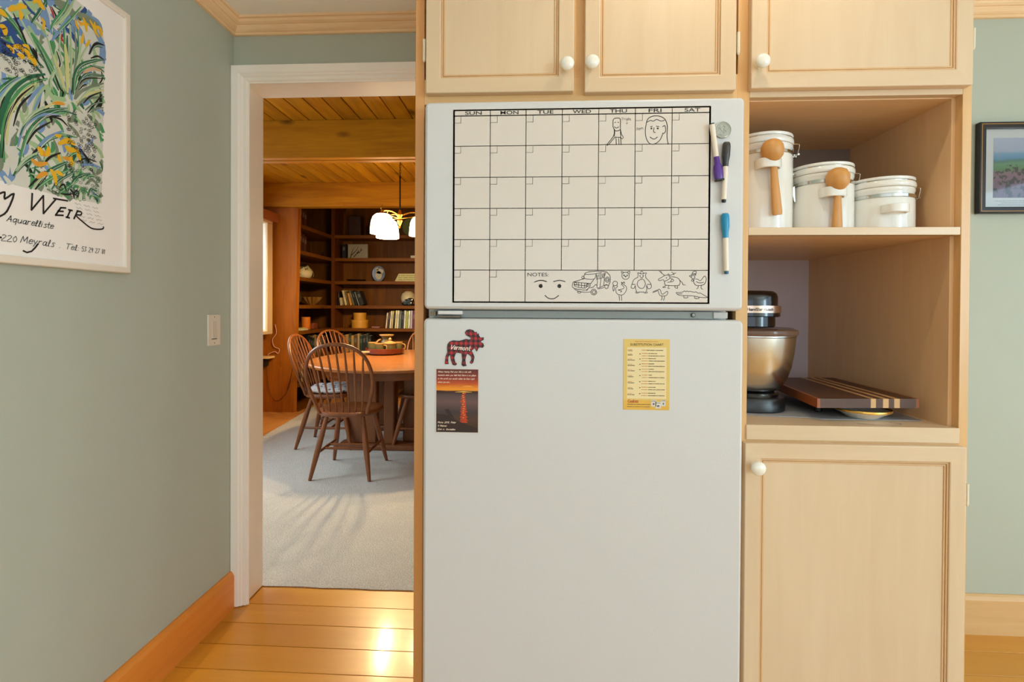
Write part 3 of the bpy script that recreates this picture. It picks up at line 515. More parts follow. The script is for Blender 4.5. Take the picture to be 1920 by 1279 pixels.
# ================================================================== BOOKCASE (built in around the corner)
SH = [0.02, 0.32, 0.60, 0.921, 1.222, 1.544, 1.850, 2.153]
bk = thing('bookcase', 'dark pine corner bookcase filling the far wall of the dining room', 'bookcase', (-1.5, 6.7, 0))
m = MB(); m.box(-2.66, 1.5, 6.855, 6.875, 0.0, 2.58); m.build('back_panel', PINEBZ, bk)
m = MB(); m.box(-3.10, -3.085, 5.605, 6.855, 0.0, 2.58); m.build('side_back_panel', wood('pine_bookcase_back_side', (122, 72, 12), (70, 36, 4), 'z', 0.55, 0.9, knots=0.7, contrast=0.45, planks=(1, 0.14, 0)), bk)
for z in SH:
    MB().box(-2.62, 1.5, 6.55, 6.855, z-0.042, z).build('shelf', PINEB, bk, bevel=0.002)
    MB().box(-3.085, -2.66, 5.605, 6.855, z-0.042, z).build('shelf', PINEBY, bk, bevel=0.002)
MB().box(-2.66, -2.615, 6.545, 6.855, 0.0, 2.58).build('upright', wood('pine_upright', (118, 62, 18), (76, 36, 8), 'z', 0.5), bk)
MB().box(-0.9, -0.86, 6.545, 6.855, 0.0, 2.58).build('upright', MATS['pine_upright'], bk)
ORD = ['first','second','third','fourth','fifth','sixth','seventh','eighth','ninth','tenth','eleventh','twelfth','thirteenth','fourteenth','fifteenth']
def book(x, y, z, th, h, d, lean, rgb, label, group, rot=0.0):
    """stands spine forward (-y) at x; lean tilts it sideways; rot turns it about z"""
    c = 'x%02x%02x%02x' % rgb
    mb = MB(); mb.box(0, th, 0.003, d, 0, h)
    mb.mi = 1; mb.box(0.003, th-0.003, 0.006, d-0.004, h, h+0.0008)
    mb.mi = 2; mb.box(0.15*th, 0.85*th, 0.0, 0.003, h*0.55, h*0.8)
    o = mb.build('book', [plain('book_' + c, rgb, 0.55), plain('book_pages', (226, 214, 186), 0.8), plain('book_spine_' + c, tuple(min(255, int(v*0.55+70)) for v in rgb), 0.5)], world=False, bevel=0.0012, bseg=1)
    o.location = (x, y, z + (math.sin(abs(lean)) * (th if lean > 0 else 0)))
    o.rotation_euler = (0, lean, rot)
    return tag(o, label, 'book', group)
# row of books on the shelf by the right hand frame (behind the stoneware)
cols = [('cream',(226,206,178)),('dark brown',(70,44,30)),('ivory',(222,214,190)),('straw',(212,190,120)),('black',(30,26,24)),('pale yellow',(228,218,160)),('white',(226,222,206)),('grey-green',(92,104,98)),('black',(34,34,40)),
        ('white speckled',(214,210,200)),('lime green',(172,186,60)),('white',(228,226,220)),('lilac grey',(178,164,182)),('maroon',(96,30,52)),('golden yellow',(222,170,34))]
ths = [.016,.022,.020,.014,.014,.020,.020,.028,.022,.024,.020,.022,.026,.022,.030]
hs = [.205,.215,.228,.23,.215,.235,.235,.225,.22,.235,.225,.232,.235,.232,.222]
x = -1.94
for i, ((cn, c), th, h) in enumerate(zip(cols, ths, hs)):
    book(x, 6.58, SH[3], th, h, 0.17, 0.10 - 0.006*i, c, '%s book, %s from the left in the row above the stoneware tray' % (cn, ORD[i]), 'books leaning right on the middle shelf')
    x += th + 0.0075
# leaning books two shelves up, by the corner
cols2 = [('black',(22,20,20),.016,.19,0),('cream paperback',(200,178,136),.03,.10,-.14),('cream',(214,196,146),.026,.2,-.22),('brown',(120,90,52),.016,.19,-.23),('orange',(206,142,56),.026,.165,-.25),
         ('olive grey',(104,102,78),.020,.205,-.29),('black',(26,26,26),.026,.20,-.31),('white-edged black',(120,124,116),.012,.19,-.33),('dark patterned',(30,28,26),.05,.19,-.34)]
x = -2.585
for i, (cn, c, th, h, ln) in enumerate(cols2):
    book(x, 6.59, SH[4], th, h, 0.16, ln, c, '%s book, %s from the left in the left-leaning row' % (cn, ORD[i]), 'books leaning left near the shelf corner')
    x += th + 0.014 + (0.02 if i == 1 else 0)
# tall books low down, behind the far chair
x = -2.55
cols3 = [('dark red',(92,36,24)),('brown',(112,66,38)),('tan',(176,140,84)),('dark olive',(70,66,40)),('straw',(190,156,84)),('brown',(104,70,40)),('sand',(180,150,100)),('dark green',(34,60,46)),('black',(26,26,28)),('dark green',(40,56,44)),('black',(22,22,24))]
for i, (cn, c) in enumerate(cols3):
    th = .026 + .008*((i*7) % 3)
    book(x, 6.58, SH[2], th, .245 - .012*((i*5) % 3), 0.18, 0, c, '%s book, %s from the left on the low shelf above the tabletop edge' % (cn, ORD[i]), 'tall books on the low shelf')
    x += th + 0.005
# books in the left wing (spines face right)
y = 5.95
cols4 = [('black',(16,16,18)),('black',(20,22,22)),('dark green',(28,46,38)),('tan',(150,112,64)),('black',(22,22,22)),('beige',(186,168,128)),('brown',(110,70,40)),('dark green',(40,62,48)),('rust',(128,64,34))]
for i, (cn, c) in enumerate(cols4):
    th = .045
    book(-2.69, y, SH[2], th, .25 - .015*((i*4) % 3), 0.2, 0, c, '%s book, %s from the window on the left wing low shelf' % (cn, ORD[i]), 'books on the left wing low shelf', rot=PI/2)
    y += th + .012
y = 5.66
for i, (cn, c) in enumerate([('black',(18,18,20)),('white-topped black',(60,60,60)),('cream',(214,200,170)),('olive',(110,100,56)),('black',(18,18,20))]):
    book(-2.69, y, SH[1], .04, .22, .2, 0, c, '%s book, %s from the end panel on the bottom left shelf' % (cn, ORD[i]), 'books on the bottom left shelf', rot=PI/2)
    y += .05
for zi, nm in ((7, 'top'), (6, 'second')):
    for i in range(3):
        book(-2.74, 5.82 + i*.06, SH[zi], .05, .24 - .02*i, .2, 0, (92,44,28) if i != 1 else (70,34,26), 'dark red-brown volume, %s from the end panel on the %s left shelf' % (ORD[i], nm), 'dark volumes on the upper left shelves', rot=PI/2)

# ---- ornaments
def orn(o, label, cat, group=None): return tag(o, label, cat, group)
GOLDB = plain('round_box_yellow', (206, 146, 44), 0.5)
def roundbox(z, r, h, label):
    t = thing('round_box', label, 'box', (-2.32, 6.68, z), group='round wooden boxes')
    MB().lathe([(r*.97, 0), (r*.97, h*.62)], (-2.32,6.68,z)).build('box_body', GOLDB, t, smooth=True)
    MB().lathe([(r, h*.6), (r, h*.98), (r*.985, h)], (-2.32,6.68,z)).build('lid', GOLDB, t, smooth=True)
roundbox(SH[3], .112, .108, 'larger yellow round box on the bookcase shelf, beneath the smaller one')
roundbox(SH[3]+.108, .086, .095, 'smaller yellow round box stacked on the larger one')
o = MB().box(-2.14,-2.03,6.62,6.68,SH[3],SH[3]+.022).build('small_box', plain('rose', (150, 96, 92), .6), loc=(-2.09,6.65,SH[3]), bevel=.003); orn(o, 'flat rose coloured box on the shelf between round boxes and books', 'box')
# sign with branch drawing
t = thing('picture_block', 'grey block picture with a black branch on the upper bookcase shelf', 'picture', (-2.35, 6.66, SH[6]))
MB().box(-2.475,-2.205,6.645,6.68,SH[6],SH[6]+.195).build('panel', plain('weathered_grey', (150,142,124), .7, var=.15), t, bevel=.003)
m = MB(); PP = lambda u, v, l: (u, 6.6445-l, v)
for s in ([(-2.44,1.86),(-2.42,1.93),(-2.39,2.0)],[(-2.42,1.90),(-2.36,1.96),(-2.33,2.01)],[(-2.39,1.875),(-2.34,1.93),(-2.27,1.97)],[(-2.34,1.92),(-2.33,1.96)],[(-2.30,1.95),(-2.29,1.99)],[(-2.35,1.93),(-2.31,1.93)]): m.ribbon(s, [.012,.008,.004][:len(s)], PP)
m.build('branch_drawing', BLACK, t)
book(-2.535, 6.60, SH[6], .045, .19, .2, 0, (24,20,20), 'black book standing left of the grey block picture', None)
o = MB().box(-1.61,-1.53,6.60,6.67,SH[6],SH[6]+.038).build('small_box', plain('ivory_box', (206,192,160), .6), loc=(-1.57,6.63,SH[6]), bevel=.003); orn(o, 'small ivory box on the upper shelf under the lamps', 'box')
# oval plate with a grey bird
t = thing('oval_plate', 'dark oval plate with pale figure standing upright on the shelf', 'plate', (-2.07, 6.72, SH[5]))
def oval(cx, cy, cz, rx, rz, y0, y1, n=28): return [[(cx + rx*k*math.cos(2*PI*i/n), yy, cz + rz*k*math.sin(2*PI*i/n)) for i in range(n)] for yy, k in ((y1, .9), (y0+.004, 1), (y0, .97))]
MB().rings(oval(-2.07,0,SH[5]+.108,.09,.108,6.70,6.72)).build('plate_body', plain('plate_dark', (52,44,38), .25, coat=.3), t, smooth=True)
MB().rings(oval(-2.07,0,SH[5]+.085,.045,.06,6.694,6.701)).rings(oval(-2.055,0,SH[5]+.14,.055,.035,6.694,6.701)).rings(oval(-2.09,0,SH[5]+.17,.02,.02,6.694,6.701)).build('painted_figure', plain('figure_pale', (176,168,140), .4, var=.2), t, smooth=True)
o = MB().lathe([(.001,0),(.1,.002),(.13,.02),(.128,.026),(.09,.012),(.001,.01)], (-2.37,6.68,SH[5])).build('shallow_bowl', plain('bowl_dark', (34,22,16), .3), smooth=True, loc=(-2.37,6.68,SH[5])); orn(o, 'dark shallow bowl on the shelf left of the oval plate', 'bowl')
# leaning sign with green lettering
t = thing('sign_board', 'pale slanted sign board with faded green lettering on the shelf', 'sign', (-1.67, 6.64, SH[5]))
MB().prism([(-1.83,SH[5]),(-1.50,SH[5]),(-1.50,SH[5]+.105),(-1.775,SH[5]+.105)], 6.62, 6.65).build('board', plain('sign_cream', (190,182,126), .6, var=.1), t, bevel=.003)
m = MB(); PP = lambda u, v, l: (u, 6.619-l, v)
for r in range(3):
    u = -1.775
    while u < -1.53: m.ribbon([(u, SH[5]+.024+r*.027), (u+.012+.02*random.random(), SH[5]+.024+r*.027)], .009, PP); u += .034
m.build('lettering', plain('moss', (128,132,44), .6), t)
# vase, pale above and black below
t = thing('round_vase', 'round vase, cream with a black patch, on the shelf above the books', 'vase', (-1.66, 6.69, SH[4]))
prof = [(.05,0),(.08,.03),(.098,.08),(.096,.12),(.078,.165),(.045,.19),(.03,.195),(.026,.19)]
MB().lathe(prof, (-1.66,6.69,SH[4])).build('vase_body', plain('vase_cream', (190,176,140), .4, var=.25), t, smooth=True)
m = MB(); 
for a0, z0, rr in ((0.1,.05,.058),(0.5,.07,.05),(-.25,.03,.045),(.35,.03,.05)):
    cx, cz = -1.66 + .09*math.sin(a0), SH[4]+z0
    m.rings([[(cx+rr*k*math.cos(2*PI*i/12), 6.69-.1+yy, cz+rr*.8*k*math.sin(2*PI*i/12)) for i in range(12)] for yy, k in ((.04,1),(.0,.85),(-.006,.4))])
m.build('black_patch', BLACKG, t, smooth=True)
# things on the top shelf, in the dark
o = MB().box(-2.46,-2.30,6.64,6.78,SH[7],SH[7]+.27).build('tall_box', plain('dark_umber', (52,24,14), .6), loc=(-2.38,6.7,SH[7]), bevel=.004); orn(o, 'dark brown tall box on the top shelf near the corner', 'box')
o = MB().lathe([(.04,0),(.07,.05),(.075,.12),(.04,.19),(.02,.24),(.028,.27)], (-2.16,6.7,SH[7])).build('bottle_vase', plain('umber_glaze', (62,32,18), .3), smooth=True, loc=(-2.16,6.7,SH[7])); orn(o, 'dark brown bottle vase on the top shelf left of the lamps', 'vase')
m = MB(); m.rings(oval(-1.62,0,SH[7]+.13,.13,.13,6.70,6.72)); o = m.build('glass_plate', plain('green_plate', (108,116,66), .2, coat=.4), smooth=True, loc=(-1.62,6.7,SH[7])); orn(o, 'round green plate standing on the top shelf behind the lamps', 'plate')
# left wing: marbled stone, brass shell bowl, orange canister, small boxes
def blob(name, c, r, mat, label, cat, seed=1, parent=None):
    bm = bmesh.new(); bmesh.ops.create_icosphere(bm, subdivisions=3, radius=1.0)
    rnd = random.Random(seed); ph = [rnd.uniform(0, 6) for _ in range(6)]
    for v in bm.verts:
        k = 1 + .10*math.sin(3*v.co.x+ph[0]) + .08*math.sin(4*v.co.y+ph[1]) + .09*math.sin(4*v.co.z+ph[2]) + .03*math.sin(9*v.co.x+ph[3])*math.sin(8*v.co.z+ph[4])
        v.co = Vector((v.co.x*r[0]*k, v.co.y*r[1]*k, max(v.co.z, -.72)*r[2]*k))
    zmin = min(v.co.z for v in bm.verts)
    for v in bm.verts: v.co.z -= zmin
    me = bpy.data.meshes.new(name); bm.to_mesh(me); bm.free(); me.materials.append(mat)
    for p in me.polygons: p.use_smooth = True
    o = bpy.data.objects.new(name, me); COL.objects.link(o); o.location = c
    return tag(o, label, cat) if label else o
STONE, nt, b = newmat('marbled_stone'); N, L = nt.nodes, nt.links
tc = N.new('ShaderNodeTexCoord'); nz = N.new('ShaderNodeTexNoise'); nz.inputs['Scale'].default_value = 7; nz.inputs['Detail'].default_value = 3; L.new(tc.outputs['Object'], nz.inputs[0])
cr = N.new('ShaderNodeValToRGB'); e = cr.color_ramp.elements; e[0].position = .44; e[0].color = srgb(40,30,20); e[1].position = .5; e[1].color = srgb(226,206,160)
L.new(nz.outputs[0], cr.inputs[0]); L.new(cr.outputs[0], b.inputs['Base Color']); b.inputs['Roughness'].default_value = .5
blob('marbled_stone', (-2.84, 6.17, SH[5]), (.10,.13,.10), STONE, 'large cream and black marbled stone on the left wing shelf', 'ornament', 3)
t = thing('shell_bowl', 'brass coloured fluted shell bowl on the left wing shelf', 'bowl', (-2.80, 6.27, SH[4]))
m = MB(); n = 48; rr = []
for r, h in ((.03,0),(.05,.02),(.085,.06),(.11,.10),(.108,.102),(.08,.06),(.045,.025)):
    rr.append([(-2.80 + r*(1+.14*math.cos(12*2*PI*i/n)*(r>.04))*math.cos(2*PI*i/n), 6.27 + r*(1+.14*math.cos(12*2*PI*i/n)*(r>.04))*math.sin(2*PI*i/n), SH[4]+h) for i in range(n)])
m.rings(rr).build('bowl_body', plain('brass_shell', (214,170,90), .28, metal=.8), t, smooth=True)
m = MB(); c0 = Vector((-2.88, 5.99, SH[4]+.10))
m.rings([[(c0.x + dd + .09*k*math.cos(2*PI*i/24)*.35, c0.y + .09*k*math.cos(2*PI*i/24), c0.z + .1*k*math.sin(2*PI*i/24)) for i in range(24)] for dd, k in ((-.012,.9),(0,1),(.006,.95))])
o = m.build('display_plate', plain('plate_olive', (58,52,30), .3, coat=.3), smooth=True, loc=(-2.88,5.99,SH[4])); tag(o, 'dark olive plate standing behind the shell bowl on the left wing', 'plate')
t = thing('candle_jar', 'orange cylindrical candle jar on the left wing shelf', 'candle', (-2.80, 6.10, SH[3]))
MB().lathe([(.052,0),(.054,.004),(.054,.15),(.050,.153)], (-2.80,6.10,SH[3])).build('jar_body', plain('orange_wax', (216,120,30), .5), t, smooth=True)
MB().lathe([(.055,.0),(.057,.006),(.057,.02),(.055,.022)], (-2.80,6.10,SH[3])).build('base_rim', plain('orange_rim', (200,100,24), .4), t, smooth=True)
MB().box(-2.79,-2.70,5.80,5.98,SH[3],SH[3]+.015).box(-2.80,-2.71,5.82,5.96,SH[3]+.015,SH[3]+.03)
o = MB().box(-2.79,-2.69,5.76,5.93,SH[3],SH[3]+.015).build('notepad', plain('notepad_paper', (214,204,168), .7), loc=(-2.74,5.85,SH[3]), bevel=.002); tag(o, 'cream notepad lying lowest at the near end of the left wing shelf', 'notepad')
o = MB().box(-2.78,-2.69,5.78,5.90,SH[3]+.015,SH[3]+.03).build('card_packet', plain('packet_paper', (190,178,120), .7), loc=(-2.74,5.84,SH[3]+.015), bevel=.002); tag(o, 'small cream packet lying on the notepad beside the candle jar', 'packet')
o = MB().box(-2.84,-2.78,6.28,6.40,SH[3],SH[3]+.07).build('trinket_box', plain('russet', (138,66,36), .5), loc=(-2.81,6.34,SH[3]), bevel=.004); tag(o, 'russet trinket box behind the candle jar near the shelf corner', 'box')

# ================================================================== TABLE
TX, TY = -1.20, 4.50
t = thing('dining_table', 'large oval oak dining table with a thick pedestal', 'table', (TX, TY, 0.009))
def ell(a, b2, z, n=72): return [(TX + a*math.cos(2*PI*i/n), TY + b2*math.sin(2*PI*i/n), z) for i in range(n)]
MB().rings([ell(.725,.885,.712), ell(.745,.905,.715), ell(.752,.912,.725), ell(.752,.912,.735), ell(.742,.902,.742)]).build('tabletop', OAKT, t, smooth=True)
MB().rings([ell(.60,.76,.64), ell(.60,.76,.712)]).build('apron', OAKTZ, t, smooth=True)
def slab(x0, x1, y0, y1, z0, z1, nm): return MB().box(x0,x1,y0,y1,z0,z1).build(nm, OAKTZ, t, bevel=.012)
slab(-1.56,-1.30,4.16,4.24,.05,.66,'pedestal_post'); slab(-1.235,-1.145,4.14,4.23,.05,.66,'pedestal_post'); slab(-1.56,-1.30,4.80,4.86,.05,.66,'pedestal_post'); slab(-1.10,-.98,4.25,4.75,.05,.66,'pedestal_post')
slab(-1.62,-.80,4.10,4.27,.009,.055,'pedestal_foot'); slab(-1.62,-.80,4.76,4.90,.009,.055,'pedestal_foot')

# ================================================================== WINDSOR CHAIRS
def make_chair():
    t = thing('windsor_chair', '', 'chair')
    K = dict(world=False)
    # shaped seat: wide D outline, dished top
    n = 40; out = []
    for i in range(n):
        a = 2*PI*i/n; cx, sy = math.cos(a), math.sin(a)
        px = .225*math.copysign(abs(cx)**.72, cx); py = .215*math.copysign(abs(sy)**.8, sy)
        px *= 1.0 + .05*(py/.215) - .02
        out.append((px, py))
    R = lambda k, z: [(x*k, y*k, z) for x, y in out]
    MB().rings([R(.80,.422), R(.95,.430), R(1.0,.445), R(.985,.458), R(.93,.463), R(.7,.452), R(.35,.447), R(.02,.446)]).build('seat', OAKC, t, smooth=True, **K)
    LG = {}
    for sx in (-1, 1):
        for sy in (-1, 1):
            top = Vector((.125*sx, .125*sy, .435)); bot = Vector((.205*sx, .235*sy, 0.0))
            q = [top.lerp(bot, k) for k in (0, .12, .3, .5, .62, .8, 1)]
            LG[(sx,sy)] = (top, bot)
            MB().tube(q, [.0135,.016,.0185,.020,.0195,.016,.0115], 12).build('leg', OAKC, t, smooth=True, **K)
    at = lambda s, k: LG[s][0].lerp(LG[s][1], k)
    def stick(nm, a, b2, r0, r1):
        q = [a.lerp(b2, k) for k in (0,.25,.5,.75,1)]
        MB().tube(q, [r0,(r0+r1)/2,r1,(r0+r1)/2,r0], 10).build(nm, OAKC, t, smooth=True, **K)
    for sx in (-1, 1): stick('stretcher', at((sx,-1),.60), at((sx,1),.60), .008, .012)
    for k in (.36, .62): 
        a = at((-1,-1),.60).lerp(at((-1,1),.60), k); b2 = at((1,-1),.60).lerp(at((1,1),.60), k)
        stick('stretcher', a, b2, .008, .012)
    # bent hoop
    def yb(z): return -.165 - .16*((z-.45)/.48)**1.15
    hp = []
    pts = [(-.165,.45),(-.190,.53),(-.215,.62),(-.226,.70),(-.218,.78),(-.188,.855),(-.13,.910),(-.06,.936),(0,.941)]
    pts = pts + [(-x, z) for x, z in reversed(pts[:-1])]
    pts = smoothpts(pts, 4)
    hoop = [(x, yb(z) - .0, z) for x, z in pts]
    MB().tube(hoop, .0125, 10).build('back_hoop', OAKC, t, smooth=True, **K)
    for k in range(-3, 4):
        xb = k*.044; xt = k*.060
        zt = max(z for x, z in pts if abs(x - xt) < .02) - .003
        q = []
        for j in range(7):
            f = j/6; z = .452 + (zt-.452)*f
            q.append((xb + (xt-xb)*f, yb(z)+.002 + .0*f, z))
        MB().tube(q, [.0052,.0058,.0068,.0085,.0088,.0070,.0050], 8).build('spindle', OAKC, t, smooth=True, **K)
    return t
c0 = make_chair()
spots = [(-1.315, 3.60, 2, 'brown windsor chair nearest the doorway, its hooped back to the kitchen'),
         (-1.735, 4.30, -88, 'brown windsor chair with a patterned seat cushion, beside the near left of the table'),
         (-1.83, 5.08, -112, 'brown windsor chair at the far left of the table, hoop in front of low books'),
         (-.925, 4.33, 90, 'brown windsor chair half hidden by the cabinet panel, beside the near right of the table'),
         (-1.22, 5.56, 180, 'brown windsor chair at the far end of the table behind the stoneware')]
for i, (x, y, a, lb) in enumerate(spots):
    c = c0 if i == 0 else copy_tree(c0)
    c.location = (x, y, .0095); c.rotation_euler = (0, 0, math.radians(a))
    c['label'] = lb; c['group'] = 'windsor chairs around the dining table'
# cushion on the second chair
CUSH, nt, b = newmat('cushion_fabric'); N, L = nt.nodes, nt.links
tc = N.new('ShaderNodeTexCoord'); vo = N.new('ShaderNodeTexVoronoi'); vo.inputs['Scale'].default_value = 26; L.new(tc.outputs['Object'], vo.inputs['Vector'])
cr = N.new('ShaderNodeValToRGB'); e = cr.color_ramp.elements; e[0].position = .26; e[0].color = srgb(84,82,92); e[1].position = .36; e[1].color = srgb(206,204,208)
L.new(vo.outputs['Distance'], cr.inputs[0]); L.new(cr.outputs[0], b.inputs['Base Color']); b.inputs['Roughness'].default_value = .9
m = MB(); rr = []
for k, z in ((.72,0),(.95,.008),(1.0,.022),(.94,.038),(.7,.05),(.3,.054),(.02,.053)):
    rr.append([(.2*k*math.copysign(abs(math.cos(2*PI*i/32))**.6, math.cos(2*PI*i/32)), .19*k*math.copysign(abs(math.sin(2*PI*i/32))**.6, math.sin(2*PI*i/32)), z + .006*math.sin(5*2*PI*i/32)*(k>.6)) for i in range(32)])
o = m.rings(rr).build('seat_cushion', CUSH, world=False, smooth=True); o.location = (-1.72, 4.30, .4735); o.rotation_euler = (0,0,.1)
tag(o, 'grey and white patterned cushion on the seat of the left dining chair', 'cushion')

# ================================================================== STONEWARE ON THE TABLE
GX, GY, GZ = -1.435, 4.85, .751
t = thing('serving_tray', 'round red-brown lipped tray holding the stoneware on the table', 'tray', (GX, GY, GZ))
MB().lathe([(.175,0),(.183,.006),(.186,.05),(.181,.053),(.177,.048),(.174,.010),(.001,.008)], (GX,GY,GZ), 48).build('tray_body', wood('mahogany', (120,48,26), (84,28,14), 'x', .25, coat=.4), t, smooth=True)
MB().box(GX-.178,GX-.10,GY-.155,GY-.13,GZ+.018,GZ+.03).build('handle_slot', plain('slot', (210,190,150), .5), t)
GLZ, nt, b = newmat('stoneware_glaze'); N, L = nt.nodes, nt.links
tc = N.new('ShaderNodeTexCoord'); sp = N.new('ShaderNodeSeparateXYZ'); L.new(tc.outputs['Object'], sp.inputs[0])
nz = N.new('ShaderNodeTexNoise'); nz.inputs['Scale'].default_value = 14; L.new(tc.outputs['Object'], nz.inputs[0])
ma = N.new('ShaderNodeMath'); ma.operation = 'MULTIPLY_ADD'; ma.inputs[1].default_value = .05; L.new(nz.outputs[0], ma.inputs[0]); L.new(sp.outputs[2], ma.inputs[2])
cr = N.new('ShaderNodeValToRGB'); e = cr.color_ramp.elements; e[0].position = .02; e[0].color = srgb(58,74,74); e[1].position = .12; e[1].color = srgb(116,96,54)
e2 = e.new(.06); e2.color = srgb(78,86,56); L.new(ma.outputs[0], cr.inputs[0]); L.new(cr.outputs[0], b.inputs['Base Color']); b.inputs['Roughness'].default_value = .22
TAN = plain('glaze_rim', (170,128,76), .25)
def mug(x, y, label, r=.043, h=.098, side=1):
    t = thing('stoneware_mug', label, 'mug', (x, y, GZ+.009), group='stoneware mugs on the tray')
    c = (x, y, GZ+.009)
    MB().lathe([(r*.86,0),(r*.96,.004),(r,.02),(r*.97,h*.6),(r*1.02,h*.93),(r*.94,h*.95),(r*.9,h*.6),(r*.88,.01),(.001,.008)], c, 32, cap=False).build('mug_body', GLZ, t, smooth=True)
    MB().lathe([(r*1.02,h*.92),(r*1.05,h*.98),(r*1.0,h),(r*.95,h*.98),(r*.95,h*.92)], c, 32).build('rim', TAN, t, smooth=True)
    q = smoothpts([(x+side*r*.95, y-.005, GZ+.009+h*.82), (x+side*(r+.026), y-.008, GZ+.009+h*.75), (x+side*(r+.028), y-.008, GZ+.009+h*.4), (x+side*r*.98, y-.005, GZ+.009+h*.2)], 4)
    MB().tube(q, .006, 8).build('handle', TAN, t, smooth=True)
mug(GX-.118, GY-.01, 'stoneware mug at the left edge of the round tray', side=1)
mug(GX-.018, GY-.115, 'stoneware mug at the front of the tray, handle to the right', h=.095, side=1)
mug(GX+.126, GY+.02, 'stoneware mug at the right edge of the tray, behind the sugar bowl', h=.10, side=1)
t = thing('stoneware_jug', 'tall stoneware jug with a flared rim in the middle of the tray', 'jug', (GX, GY+.06, GZ+.009)); c = (GX, GY+.06, GZ+.009)
MB().lathe([(.045,0),(.056,.02),(.060,.06),(.054,.10),(.045,.125),(.046,.14),(.058,.158),(.054,.158),(.042,.14),(.040,.12),(.05,.06),(.001,.012)], c, 32, cap=False).build('jug_body', GLZ, t, smooth=True)
MB().lathe([(.056,.153),(.072,.163),(.071,.170),(.060,.168)], c, 32).build('rim', TAN, t, smooth=True)
q = smoothpts([(GX-.045, GY+.03, GZ+.135), (GX-.075, GY+.01, GZ+.115), (GX-.08, GY+.0, GZ+.08), (GX-.056, GY+.03, GZ+.05)], 4)
MB().tube(q, .008, 8).build('handle', TAN, t, smooth=True)
t = thing('sugar_bowl', 'lidded stoneware sugar bowl with a pointed knob, right side of the tray', 'bowl', (GX+.072, GY-.07, GZ+.009)); c = (GX+.072, GY-.07, GZ+.009)
MB().lathe([(.04,0),(.052,.012),(.057,.04),(.055,.085),(.056,.09)], c, 32).build('bowl_body', GLZ, t, smooth=True)
MB().lathe([(.060,.088),(.061,.096),(.055,.101),(.03,.11),(.012,.116),(.011,.12),(.016,.130),(.014,.138),(.003,.148)], c, 32).build('lid', TAN, t, smooth=True)

# ================================================================== PENDANT LAMP
PX, PY = -1.17, 4.40
BR = plain('polished_brass', (214, 160, 60), .22, metal=1.0); BRD = plain('dark_bronze', (30,22,16), .35, metal=.6)
t = thing('pendant_lamp', 'brass three-armed pendant lamp with glowing white glass shades over the table', 'lamp', (PX, PY, 2.0))
m = MB()
z = 2.583
k = 0
while z > 2.36:
    n = 10; r = .011
    q = []
    for i in range(n+1):
        a = 2*PI*i/n; u = .007*math.cos(a); v = .016*math.sin(a)
        q.append((PX + (u if k % 2 else 0), PY + (0 if k % 2 else u), z - .014 + v))
    m.tube(q, .0022, 5); z -= .0245; k += 1
m.build('chain', BRD, t)
MB().tube([(PX,PY,2.36),(PX,PY,2.02)], .0065, 10).build('stem', BRD, t)
MB().lathe([(.003,-.10),(.010,-.092),(.006,-.08),(.016,-.06),(.026,-.035),(.014,-.02),(.02,0),(.034,.015),(.018,.03),(.012,.05),(.008,.06)], (PX,PY,2.0), 20).build('hub', BR, t, smooth=True)
OPAL = emis('lit_opal_glass', (255, 226, 176), 17.0)
for a in (234, 140, -3):
    ra = math.radians(a); dx, dy = math.cos(ra), math.sin(ra)
    q = smoothpts([(PX+dx*.01,PY+dy*.01,2.01),(PX+dx*.09,PY+dy*.09,2.035),(PX+dx*.17,PY+dy*.17,2.03),(PX+dx*.19,PY+dy*.19,2.0)], 4)
    arm = MB().tube(q, .0065, 8).tube([(PX+dx*.01,PY+dy*.01,1.985),(PX+dx*.17,PY+dy*.17,2.0)], .0035, 6).build('arm', BR, t, smooth=True)
    c = (PX+dx*.19, PY+dy*.19, 1.83)
    MB().lathe([(.012,.205),(.014,.185),(.030,.176),(.032,.165)], c, 20).build('shade_holder', BR, t, smooth=True)
    MB().tube(smoothpts([(c[0]-dx*.0,c[1]-dy*.0,2.02),(c[0]+dx*.015,c[1]+dy*.015,2.05),(c[0]-dx*.005,c[1],2.075)],3), .003, 6).build('scroll', BR, t, smooth=True)
    sh = MB().lathe([(.03,.170),(.055,.165),(.078,.145),(.092,.11),(.098,.07),(.101,.03),(.102,.0),(.098,.0),(.094,.07),(.075,.135),(.03,.16)], c, 36, cap=False).build('lamp_shade', OPAL, t, smooth=True)
    sh['label'] = 'glowing white glass shade'
    point('pendant_bulb', (c[0], c[1], c[2]+.0), 44, (1.0, .78, .42), .03)

# ================================================================== LITTLE SHELF AND CORD BY THE WINDOW
t = thing('wall_shelf', 'small pale wooden shelf on the pine wall below the window', 'shelf', (-3.02, 5.50, .62))
MB().box(-3.12,-2.90,5.40,5.54,.622,.645).build('board', plain('shelf_ply', (222,186,130), .5), t, bevel=.003)
MB().box(-3.10,-2.97,5.42,5.54,.53,.61).build('black_box', BLACK, t, bevel=.006)
pts = smoothpts([(-2.90,5.545,1.00),(-2.885,5.545,.90),(-2.93,5.545,.83),(-2.91,5.545,.75),(-2.85,5.545,.72),(-2.865,5.545,.67),(-2.90,5.545,.69),(-2.96,5.54,.67),(-2.97,5.52,.65)], 4)
o = MB().tube(pts, .004, 6).build('power_cord', plain('pink_white_cord', (214,160,140), .5), smooth=True, loc=pts[0]); tag(o, 'pale pink power cord hanging in zigzags below the dining window', 'cord')
pts = smoothpts([(-3.0,5.545,.53),(-2.97,5.545,.25),(-2.88,5.545,.13),(-2.76,5.55,.25),(-2.70,5.552,.5)], 5)
o = MB().tube(pts, .0022, 6).build('power_cord', BLACK, smooth=True, loc=pts[0]); tag(o, 'thin black power cord drooping across the pine end panel', 'cord')
